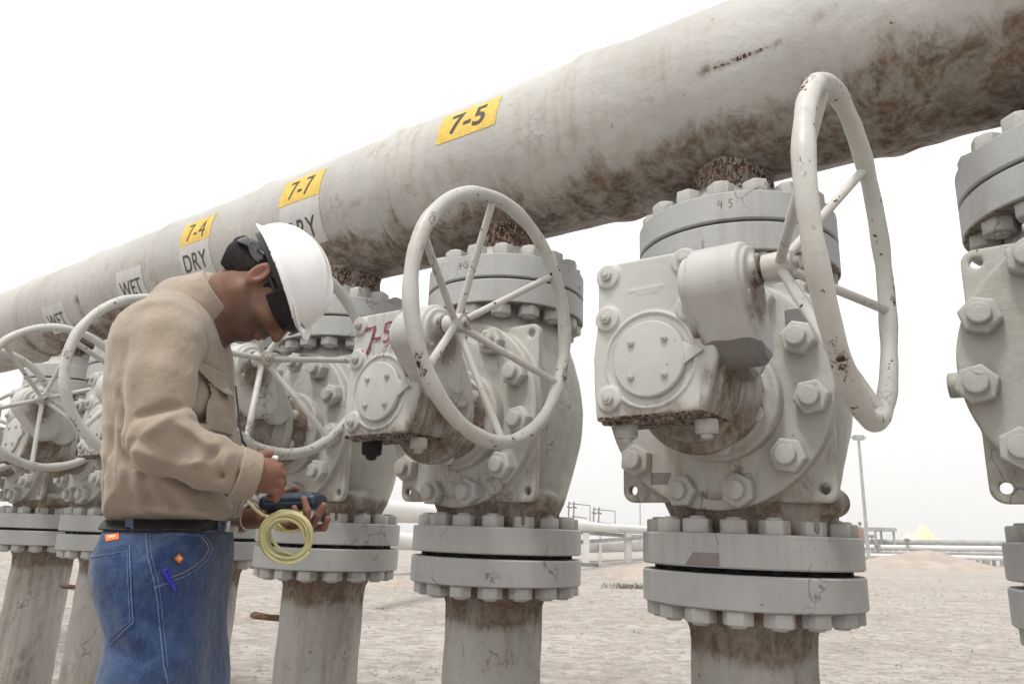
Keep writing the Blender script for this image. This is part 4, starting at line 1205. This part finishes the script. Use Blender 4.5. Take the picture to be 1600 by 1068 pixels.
# --- folds: ridges along lines in the side view
def ridges(P, segs, Y):
    o = 0
    for (x0, y0, x1, y1, amp, wd) in segs:
        a = at(x0, y0, Y); b = at(x1, y1, Y); ex, ez = b.x - a.x, b.z - a.z; L = ex * ex + ez * ez
        h = np.clip(((P[0] - a.x) * ex + (P[2] - a.z) * ez) / L, 0, 1)
        dd = (P[0] - a.x - h * ex) ** 2 + (P[2] - a.z - h * ez) ** 2
        o = o + amp * np.exp(-dd / wd ** 2) * np.sin(np.clip(h * .94 + .03, 0, 1) * np.pi) ** .5
    return o
def inflate(P, poly, Rr_, W, yc=YM):
    s_ = poly2(P[0], P[2], poly)
    q = np.maximum(s_ + Rr_, 0) / Rr_
    return (np.sqrt(q * q + ((P[1] - yc) / W) ** 4 * 0 + (np.abs(P[1] - yc) / W) ** 2.4) - 1) * Rr_ * .8
# --- shirt
tor = xz([(186, 812), (187, 740), (188, 680), (190, 620), (195, 565), (203, 528), (214, 506), (240, 486), (268, 472), (292, 464), (316, 470), (334, 488), (344, 512), (350, 550), (352, 600), (355, 660), (361, 700), (368, 742), (368, 780), (358, 812), (330, 820), (260, 824), (200, 822)])
zlev = [at(260, y, YM).z for y in (810, 740, 640, 560, 500, 450)]
SF = [(300, 640, 238, 664, -.011, .010), (303, 652, 262, 690, .008, .012), (300, 664, 352, 706, .008, .010), (352, 700, 336, 728, -.007, .007), (232, 706, 300, 733, .007, .012), (300, 733, 342, 722, .006, .010),
      (262, 742, 330, 765, -.005, .011), (356, 738, 348, 748, -.010, .006), (366, 704, 358, 742, .005, .008), (378, 712, 372, 765, -.004, .006), (245, 690, 225, 720, -.005, .009),
      (330, 540, 312, 625, -.008, .011), (343, 560, 322, 640, .007, .010), (318, 500, 326, 560, -.005, .012), (255, 500, 238, 600, .004, .020), (215, 520, 206, 640, -.004, .014), (272, 560, 285, 640, .004, .014),
      (300, 560, 302, 634, -.005, .010), (190, 560, 180, 760, .005, .018), (176, 620, 168, 780, -.004, .014), (215, 730, 205, 800, .005, .014), (240, 750, 260, 802, -.005, .011), (300, 785, 350, 798, .006, .011),
      (190, 700, 232, 745, -.006, .012), (320, 650, 352, 655, .004, .012), (345, 615, 352, 690, .004, .012), (312, 600, 345, 640, -.005, .010), (232, 742, 250, 790, .005, .013), (330, 770, 362, 790, -.006, .010),
      (190, 800, 350, 803, .006, .010), (200, 480, 270, 466, .003, .014)]
def shirt(P, torso=False):
    W = np.interp(P[2], zlev, [.170, .180, .192, .198, .170, .11]).astype(np.float32)
    d = inflate(P, tor, .125, W)
    # shoulders
    d = smin(d, capsule(P, ax3(262, 528, 1.465), ax3(272, 520, 1.735), .066, .066), .06)
    # collar seat
    d = smin(d, capsule(P, ax3(290, 480, YM), ax3(318, 470, YM), .074, .066), .03)
    # near sleeve
    nr = capsule(P, ax3(255, 540, 1.44), ax3(252, 600, 1.415), .074, .067)
    nr = smin(nr, capsule(P, ax3(252, 600, 1.415), ax3(250, 676, 1.395), .066, .060), .02)
    nr = smin(nr, capsule(P, ax3(250, 676, 1.395), ax3(240, 690, 1.395), .055, .047), .02)
    nr = smin(nr, capsule(P, ax3(252, 692, 1.398), ax3(320, 722, 1.425), .056, .052), .025)
    nr = smin(nr, capsule(P, ax3(320, 722, 1.425), ax3(372, 738, 1.455), .051, .047), .02)
    # far sleeve
    fr = capsule(P, ax3(270, 530, 1.755), ax3(280, 712, 1.80), .078, .062)
    fr = smin(fr, capsule(P, ax3(280, 712, 1.80), ax3(366, 800, 1.742), .058, .038), .03)
    fld = 1.55 * ridges(P, SF, 1.42)
    near = sst(YM + .02, YM - .06, P[1])
    if torso: return d - .6 * ridges(P, SF, 1.47) - .0022 * wob([P[0], P[1], P[2] * .6], 26, 7)
    d = smin(d, fr, .03)
    d = smin(d, nr, .009)
    d = d - fld * near - .0022 * wob([P[0], P[1], P[2] * .6], 26, 7) - .0012 * wob(P, 60, 8)
    # crumpled creases, strongest at the elbow, cuff and waist
    wq = [P[0] + .012 * wob(P, 18, 21), P[1], P[2] + .012 * wob(P, 18, 22)]
    c1 = np.clip(1 - np.abs(wob([wq[0], wq[1], wq[2] * .6], 34, 41)) * 4.2, 0, 1) ** 1.5
    c2 = np.clip(1 - np.abs(wob([wq[0] * .6, wq[1], wq[2]], 30, 43)) * 3.2, 0, 1) ** 2
    zz_ = P[2] - at(260, 720, YM).z
    msk = .10 + .75 * np.exp(-(zz_ / .10) ** 2) + .4 * sst(-.05, -.13, zz_)
    d = d + (.0046 * c1 - .0034 * c2) * msk
    return d
sh_ = sdf_obj('shirt', shirt, (HX - .24, 1.27, at(260, 830, YM).z - .02), (at(400, 700, YM).x + .06, 1.92, at(290, 425, YM).z + .05), .0038, SHIRT)
fix(sh_)
# cuffs, collar
def ringcloth(c0, c1, r0, r1, th, nm, flat=1.0, parent=None, closed_inside=True, vox=.0022, mat=SHIRT):
    a = np.array(c0); b = np.array(c1); L = np.linalg.norm(b - a); ax_ = (b - a) / L
    def fn(P):
        t = sum((P[i] - a[i]) * ax_[i] for i in range(3))
        q = [P[i] - a[i] - t * ax_[i] for i in range(3)]
        rr_ = np.sqrt(q[0] ** 2 + (q[1] * flat) ** 2 + q[2] ** 2)
        rad = r0 + (r1 - r0) * np.clip(t / L, 0, 1) + .0015 * wob(P, 60, 3)
        return np.maximum(np.abs(rr_ - rad) - th, np.abs(t - L / 2) - L / 2) - .0012
    lo = np.minimum(a, b) - max(r0, r1) - .02; hi = np.maximum(a, b) + max(r0, r1) + .02
    o = sdf_obj(nm, fn, tuple(lo), tuple(hi), vox, mat); fix(o, parent); return o
ringcloth(ax3(366, 737, 1.450), ax3(398, 744, 1.472), .050, .043, .002, 'cuff', parent=sh_)
ringcloth(ax3(362, 798, 1.742), ax3(384, 806, 1.728), .039, .036, .002, 'cuff', parent=sh_)
def collar(P):
    a = np.array(ax3(312, 486, YM)); b = np.array(ax3(345, 466, YM)); L = np.linalg.norm(b - a); ax_ = (b - a) / L
    t = sum((P[i] - a[i]) * ax_[i] for i in range(3))
    q = [P[i] - a[i] - t * ax_[i] for i in range(3)]
    rr_ = np.sqrt(q[0] ** 2 + (q[1] * .96) ** 2 + q[2] ** 2)
    stand = np.maximum(np.abs(rr_ - .0685) - .0018, np.abs(t - L / 2 - .004) - L / 2)
    # folded leaf, longer towards the throat
    down = -q[2] / .066
    low = -.014 - .016 * sst(-.2, 1, down)
    leaf = np.maximum(np.abs(rr_ - (.0800 - .2 * np.clip(t, -.03, .06))) - .0018, np.maximum(t - L - .002, low - t))
    gap = np.abs(P[1] - YM) * 1.0 - .012
    d = smin(stand, leaf, .004)
    return np.where((q[0] > 0) & (q[2] < 0), np.maximum(d, .010 - np.abs(P[1] - YM)), d) - .0012
cl = sdf_obj('collar', collar, (at(300, 480, YM).x - .10, YM - .10, at(300, 520, YM).z - .04), (at(340, 480, YM).x + .10, YM + .10, at(300, 430, YM).z + .06), .0022, SHIRT); fix(cl, sh_)

# --- jeans
jp = xz([(190, 812), (182, 836), (171, 862), (167, 890), (171, 920), (184, 960), (199, 1000), (213, 1040), (224, 1100), (234, 1200), (340, 1200), (340, 1100), (330, 1040), (333, 980), (340, 930), (350, 880), (352, 845), (350, 812), (262, 806)])
JF = [(160, 905, 215, 985, .003, .02), (335, 870, 300, 905, -.004, .010), (340, 900, 290, 930, .004, .012), (345, 930, 300, 955, -.004, .010), (300, 960, 345, 975, .004, .012), (215, 960, 250, 985, -.004, .010), (200, 985, 250, 1010, .004, .010),
      (255, 985, 330, 1010, -.003, .012), (180, 1010, 240, 1040, -.004, .012), (150, 960, 200, 1000, .003, .012), (240, 1020, 320, 1045, .004, .014), (330, 850, 350, 900, .003, .008)]
def jeans(P, raw=False):
    W = np.interp(P[2], [.3, .6, .80, .90, 1.02], [.16, .175, .178, .182, .165]).astype(np.float32)
    top = inflate(P, jp, .12, W)
    top = smax(top, .60 - P[2], .10)
    d = top
    for Yl in (1.516, 1.684):
        l_ = capsule(P, (HX + .02, YM + (Yl - YM) * .5, .93), (HX + .042, Yl, .70), .06, .080)
        l_ = smin(l_, capsule(P, (HX + .042, Yl, .70), (HX + .045, Yl + (Yl - YM) * .1, .50), .080, .076), .03)
        l_ = smin(l_, capsule(P, (HX + .05, Yl + (Yl - YM) * .1, .50), (HX - .025, Yl + (Yl - YM) * .1, .10), .080, .066), .03)
        l_ = np.maximum(l_, .045 - P[2])
        d = smin(d, l_, .035)
    d = d - ridges(P, JF, 1.44) * sst(YM, YM - .06, P[1]) - .0024 * wob([P[0], P[1], P[2] * .7], 24, 11) - .0012 * wob(P, 70, 12)
    return d if raw else np.maximum(d, P[2] - at(262, 813, YM).z)
jn = sdf_obj('jeans', jeans, (HX - .24, 1.32, .02), (HX + .22, 1.88, at(262, 812, YM).z + .012), .0065, DENIM); fix(jn)
c = coords(jn.data); P = [c[:, 0], c[:, 1], c[:, 2]]
attr(jn.data, 'fade', np.clip(.35 * sst(.1, .9, wob(P, 8, 3)) + .4 * np.exp(-((c[:, 2] - .60) / .16) ** 2) * (c[:, 0] > HX - .05), 0, .8))
# --- belt with loops
bz0, bz1 = at(262, 829, YM).z, at(262, 806, YM).z
def beltf(P):
    return np.maximum(np.abs(jeans(P, True) - .002) - .0045, np.abs(P[2] - (bz0 + bz1) / 2 - .02 * (P[0] - HX)) - (bz1 - bz0) / 2)
bl = sdf_obj('belt', beltf, (HX - .17, YM - .19, bz0 - .02), (HX + .17, YM + .19, bz1 + .02), .0035, belt_m); fix(bl)
MB().box((HX + .122, YM - .028, bz0 + .002), (HX + .142, YM + .028, bz1 - .002)).build('buckle', plain('steel', (.4, .4, .4), .3, .1, metal=.9), None, bevel=.003)
fix(bpy.data.objects['buckle'], bl)

# --- things sewn onto the surface, laid against it from the side
dg = bpy.context.evaluated_depsgraph_get()
trees = {}
def tree_of(o):
    if o.name not in trees:
        me_ = o.data; trees[o.name] = BVHTree.FromPolygons([v_.co.copy() for v_ in me_.vertices], [tuple(p.vertices) for p in me_.polygons])
    return trees[o.name]
def onto(px, py, o, off=.001, Y0=1.40):
    d_ = pix(px, py).normalized()
    h = tree_of(o).ray_cast(EYE, d_)
    if h[0] is None:
        h = tree_of(o).find_nearest(at(px, py, 1.5))
    return h[0] + h[1].normalized() * off * (1 if h[1].dot(d_) < 0 else -1)
def seam(pts, o, r, mat, nm='seam', off=.0006, parent=None, n=10):
    q = []
    for (x0, y0), (x1, y1) in zip(pts[:-1], pts[1:]):
        for k in range(n): q.append(onto(x0 + (x1 - x0) * k / n, y0 + (y1 - y0) * k / n, o, off))
    q.append(onto(*pts[-1], o, off))
    s_ = MB().tube(q, r, 6).build(nm, mat); fix(s_, parent or o); return s_
def quadpatch(corners, o, th, mat, nm, parent=None, nu=14, nv=14, edge=None):
    """corners px: tl, tr, br, bl"""
    tl, tr, br, bl_ = [Vector(q) for q in corners]; rows = []; mb = MB()
    for layer in (th, -.004):
        for j_ in range(nv + 1):
            for i_ in range(nu + 1):
                a = tl.lerp(tr, i_ / nu); b = bl_.lerp(br, i_ / nu); q = a.lerp(b, j_ / nv)
                mb.v.append(onto(q.x, q.y, o, layer))
    K = (nu + 1) * (nv + 1)
    for j_ in range(nv):
        for i_ in range(nu):
            a = j_ * (nu + 1) + i_; mb.f.append((a, a + 1, a + nu + 2, a + nu + 1)); mb.f.append((K + a, K + a + nu + 1, K + a + nu + 2, K + a + 1))
    bd = [i_ for i_ in range(nu + 1)] + [(j_ + 1) * (nu + 1) - 1 for j_ in range(1, nv + 1)] + [nv * (nu + 1) + i_ for i_ in range(nu - 1, -1, -1)] + [j_ * (nu + 1) for j_ in range(nv - 1, 0, -1)]
    for i_ in range(len(bd)):
        a, b = bd[i_], bd[(i_ + 1) % len(bd)]; mb.f.append((a, K + a, K + b, b))
    ob = mb.build(nm, mat); fix(ob, parent or o); return ob
thread = plain('tan_thread', (0.30, 0.22, 0.13), .8, .2, 200)
bluethread = plain('pale_denim_edge', (0.10, 0.14, 0.25), .8, .3, 200)
khakidark = plain('khaki_seam', (0.27, 0.205, 0.15), .9, .15, 200)
# back pocket, side seam, front pocket
pk = quadpatch([(137, 862), (203, 850), (207, 972), (172, 1004)], jn, .0022, DENIM, 'back_pocket')
pk.data.attributes.new('fade', 'FLOAT', 'POINT')
seam([(138, 872), (204, 861)], jn, .0009, bluethread, 'stitching', .003, pk)
seam([(203, 852), (205, 900), (207, 972), (190, 990), (174, 1005)], jn, .0012, bluethread, 'stitching', .003, pk)
seam([(199, 862), (201, 920), (203, 970), (188, 984), (172, 998)], jn, .0008, bluethread, 'stitching', .003, pk)
seam([(228, 832), (231, 870), (240, 905), (246, 940), (250, 985), (256, 1040), (262, 1066)], jn, .0014, bluethread, 'side_seam', .0006)
seam([(234, 832), (237, 870), (246, 904), (252, 940), (256, 985), (262, 1040)], jn, .0008, bluethread, 'stitching', .0006)
seam([(318, 836), (328, 846), (331, 858), (324, 874), (308, 888), (288, 900), (262, 910), (240, 918)], jn, .0014, bluethread, 'pocket_edge', .0008)
seam([(314, 838), (323, 848), (326, 858), (319, 871), (304, 884), (284, 895), (260, 904)], jn, .0008, thread, 'stitching', .0008)
seam([(232, 838), (270, 834), (318, 836)], jn, .0009, bluethread, 'stitching', .0006)
quadpatch([(196, 812), (209, 811), (209, 834), (196, 835)], bl, .004, DENIM, 'belt_loop', jn, 6, 8)
quadpatch([(338, 812), (344, 812), (344, 834), (338, 835)], bl, .004, DENIM, 'belt_loop', jn, 4, 8)
lb = quadpatch([(164, 836), (186, 833), (186, 842), (166, 846)], jn, .0018, M['orange'], 'pocket_label', None, 6, 4)
lb['label'] = 'small orange label above the back pocket'
quadpatch([(169, 838), (182, 836.5), (181, 840), (170, 842)], jn, .0030, plain('label_print', (.75, .42, .3), .7), 'label_print', lb, 4, 2)
dm_ = quadpatch([(279, 862), (288, 872), (279, 882), (269, 872)], jn, .0018, plain('dark_badge', (.05, .03, .04), .7), 'diamond_badge', None, 6, 6)
dm_['label'] = 'orange diamond badge on the front pocket'
quadpatch([(279, 864.5), (285.5, 872), (279, 879.5), (271.5, 872)], jn, .0030, M['orange'], 'badge_face', dm_, 5, 5)
quadpatch([(279, 868.5), (282.5, 872), (279, 875.5), (275.5, 872)], jn, .0042, plain('badge_mark', (.75, .40, .25), .7), 'badge_mark', dm_, 3, 3)
# blue pen clipped in the front pocket
pen_m = plain('blue_plastic', (.03, .03, .42), .3, .1)
pn = empty('pen', onto(262, 905, jn, .006)); tag(pn, 'blue pen clipped to the front pocket of the jeans', 'pen')
pi_ = Matrix.Translation(-Vector(pn.location))
def pfix(o): o.parent = pn; o.matrix_parent_inverse = pi_
pfix(MB().tube([onto(254, 889, jn, .004), onto(262, 904, jn, .007), onto(272, 922, jn, .006)], [.0042, .0046, .0030], 10).build('barrel', pen_m))
pfix(MB().tube([onto(260, 888, jn, .012), onto(262, 900, jn, .013), onto(265, 908, jn, .011)], .0016, 8).build('clip', pen_m))
pfix(MB().tube([onto(254, 889, jn, .005), onto(257, 890, jn, .010), onto(260, 888, jn, .012)], .0018, 8).build('cap_end', pen_m))
# shirt seams, pocket flap, buttons
seam([(305, 470), (318, 500), (326, 540), (318, 580), (306, 625)], sh_, .0012, khakidark, 'armhole_seam', .0002)
def sewn(nm, base, poly, th, vox=.0019, Yp=1.50):
    pz = xz(poly, Yp); xs_ = [q[0] for q in pz]; zs_ = [q[1] for q in pz]
    def fn(P):
        b = base(P, True); return np.maximum(np.maximum(smax(b - th, poly2(P[0], P[2], pz), .0015), -(b + .003)), P[1] - YM)
    o = sdf_obj(nm, fn, (min(xs_) - .02, 1.30, min(zs_) - .02), (max(xs_) + .02, YM + .01, max(zs_) + .02), vox, SHIRT); fix(o, sh_); return o
sewn('chest_pocket', shirt, [(322, 596), (340, 592), (357, 592), (362, 668), (324, 672)], .0088)
sewn('pocket_flap', shirt, [(318, 574), (340, 570), (359, 571), (362, 600), (345, 614), (326, 600)], .0118)
seam([(372, 712), (368, 740), (370, 772)], sh_, .0010, khakidark, 'cuff_seam', .0004)
btn = MB().lathe([(.005, 0), (.005, .0018), (.003, .0025)], n=14).build('cuff_button', khakidark); btn.location = onto(384, 766, sh_, .002); btn.rotation_euler = (R(80), 0, 0); fix(btn, sh_)
# boots
for Yl in (1.499, 1.701):
    def boot(P, Yl=Yl):
        d = capsule(P, (HX - .035, Yl, .05), (HX - .03, Yl, .12), .048, .052)
        d = smin(d, ellipsoid(P, (HX + .03, Yl, .045), (.13, .046, .045)), .03)
        d = smin(d, rbox(P, (HX + .025, Yl, .012), (.14, .046, .014), .01), .006)
        return d
    o = sdf_obj('boot', boot, (HX - .14, Yl - .08, -.02), (HX + .20, Yl + .08, .19), .006, belt_m); fix(o)
# bracelet on the far wrist
o = ringcloth(ax3(386, 806, 1.727), ax3(391, 806, 1.722), .0275, .0275, .0022, 'bracelet', vox=.0016, mat=plain('bright_steel', (.72, .72, .74), .3, .05, metal=.6)) 

# ------------------------------------------------------------------ handheld meter, hose coil, dark placket line
dev = empty('handheld_meter', at(457, 786, 1.665)); tag(dev, 'dark blue handheld meter lying in the worker\'s raised far hand', 'meter')
di = Matrix.Translation(-Vector(dev.location))
pa, pb = np.array(ax3(419, 786, 1.672)), np.array(ax3(498, 783, 1.655)); axd = (pb - pa) / np.linalg.norm(pb - pa)
mid = (pa + pb) / 2
yv_ = np.array([0, 1., 0]); yv_ -= axd * (axd @ yv_); yv_ /= np.linalg.norm(yv_); zv_ = np.cross(axd, yv_)
def mlocal(P): 
    q = [P[i] - mid[i] for i in range(3)]
    return [sum(q[i] * A[i] for i in range(3)) for A in (axd, yv_, zv_)]
def meter(P):
    q = mlocal(P)
    d = rbox(q, (0, 0, 0), (.068, .036, .0165), .014)
    d = smax(d, -rbox(q, (.0, -.038, .0), (.05, .004, .0012), .001), .001)
    d = smin(d, rbox(q, (.012, 0, .016), (.04, .026, .004), .003), .002)
    return d
devm = plain('navy_rubber', (0.012, 0.022, 0.045), .35, .2, 40, bump=.08)
o = sdf_obj('case', meter, tuple(mid - .085), tuple(mid + .085), .0018, devm); o.parent = dev; o.matrix_parent_inverse = di
mb = MB(); 
def ml(a, b, c_): return Vector(mid + a * axd + b * yv_ + c_ * zv_)
mb.prism([(-.018, -.018), (.030, -.018), (.030, .018), (-.018, .018)], ml(.012, 0, 0), Vector(axd), Vector(yv_), .0195, .0212)
o = mb.build('screen', plain('screen_glass', (.05, .08, .09), .1, .05), None, bevel=.0006); o.parent = dev; o.matrix_parent_inverse = di
hm2, hn2, hb2 = new_mat('yellow_hose'); g = N(hn2)
hn2.links.new(g.mix(g.ramp(g.noise(30, 3), .3, .7), (0.62, 0.57, 0.27), (0.72, 0.68, 0.40)), hb2.inputs['Base Color']); hb2.inputs['Roughness'].default_value = .3
hb2.inputs['Transmission Weight'].default_value = .12; hb2.inputs['Subsurface Weight'].default_value = .2; hb2.inputs['Subsurface Scale'].default_value = .01
pts = []
turns = 15; nper = 40
for q in range(turns * nper + 1):
    t = q / nper; a = 2 * math.pi * t + .6
    r_ = 42.5 - 3.2 * ((t * 1.37) % 4) - (1.2 * math.sin(2.3 * t))
    cx = 447 + 2.0 * math.sin(1.9 * t); cy = 838 + 1.6 * math.cos(2.7 * t)
    pts.append(at(cx + r_ * 1.0 * math.cos(a), cy + r_ * .95 * math.sin(a), 1.565 + .0030 * (t - 3) + .022 * math.sin(a)))
# last turns fold up over the fingers as a smaller flat loop
for q in range(int(2.2 * nper)):
    t = q / nper; a = 2 * math.pi * t + .6
    e = min(1, q / 20)
    pts.append(at(447 + 5 * e + (42 - 14 * e) * math.cos(a), 838 - 25 * e + (40 - 23 * e) * math.sin(a), 1.60 + .012 * t - .03 * math.sin(a) * e))
for q in range(1, 9):
    e = q / 8; pts.append(at(420 - 34 * e + 4 * math.sin(3 * e), 806 - 24 * e + 8 * math.sin(3.1 * e), 1.62 - .02 * e))
ho = MB().tube(pts, .0034, 8).build('hose_coil', hm2)
tag(ho, 'coil of thin pale yellow hose hanging from the worker\'s far hand', 'hose')
ho2 = MB().tube([at(434, 716, 1.560), at(426, 715, 1.558), at(414, 716, 1.552), at(405, 722, 1.54)], [.006, .0065, .0036, .0032], 10).build('hose_fitting', plain('white_fitting', (.7, .7, .62), .4, .05))
tag(ho2, 'small white hose fitting pinched in the worker\'s near hand', 'fitting')
cd_ = MB().tube([onto(364, 604, sh_, .006), at(372, 640, 1.50), at(374, 665, 1.49), at(379, 688, 1.485), at(390, 706, 1.51), at(404, 712, 1.54)], .0022, 8).build('placket_gap', blk)  # dark strip added to stand for the shaded gap along the placket edge
tag(cd_, 'thin dark strip added for the shaded placket gap, from the chest pocket down to the near hand', 'placket gap')
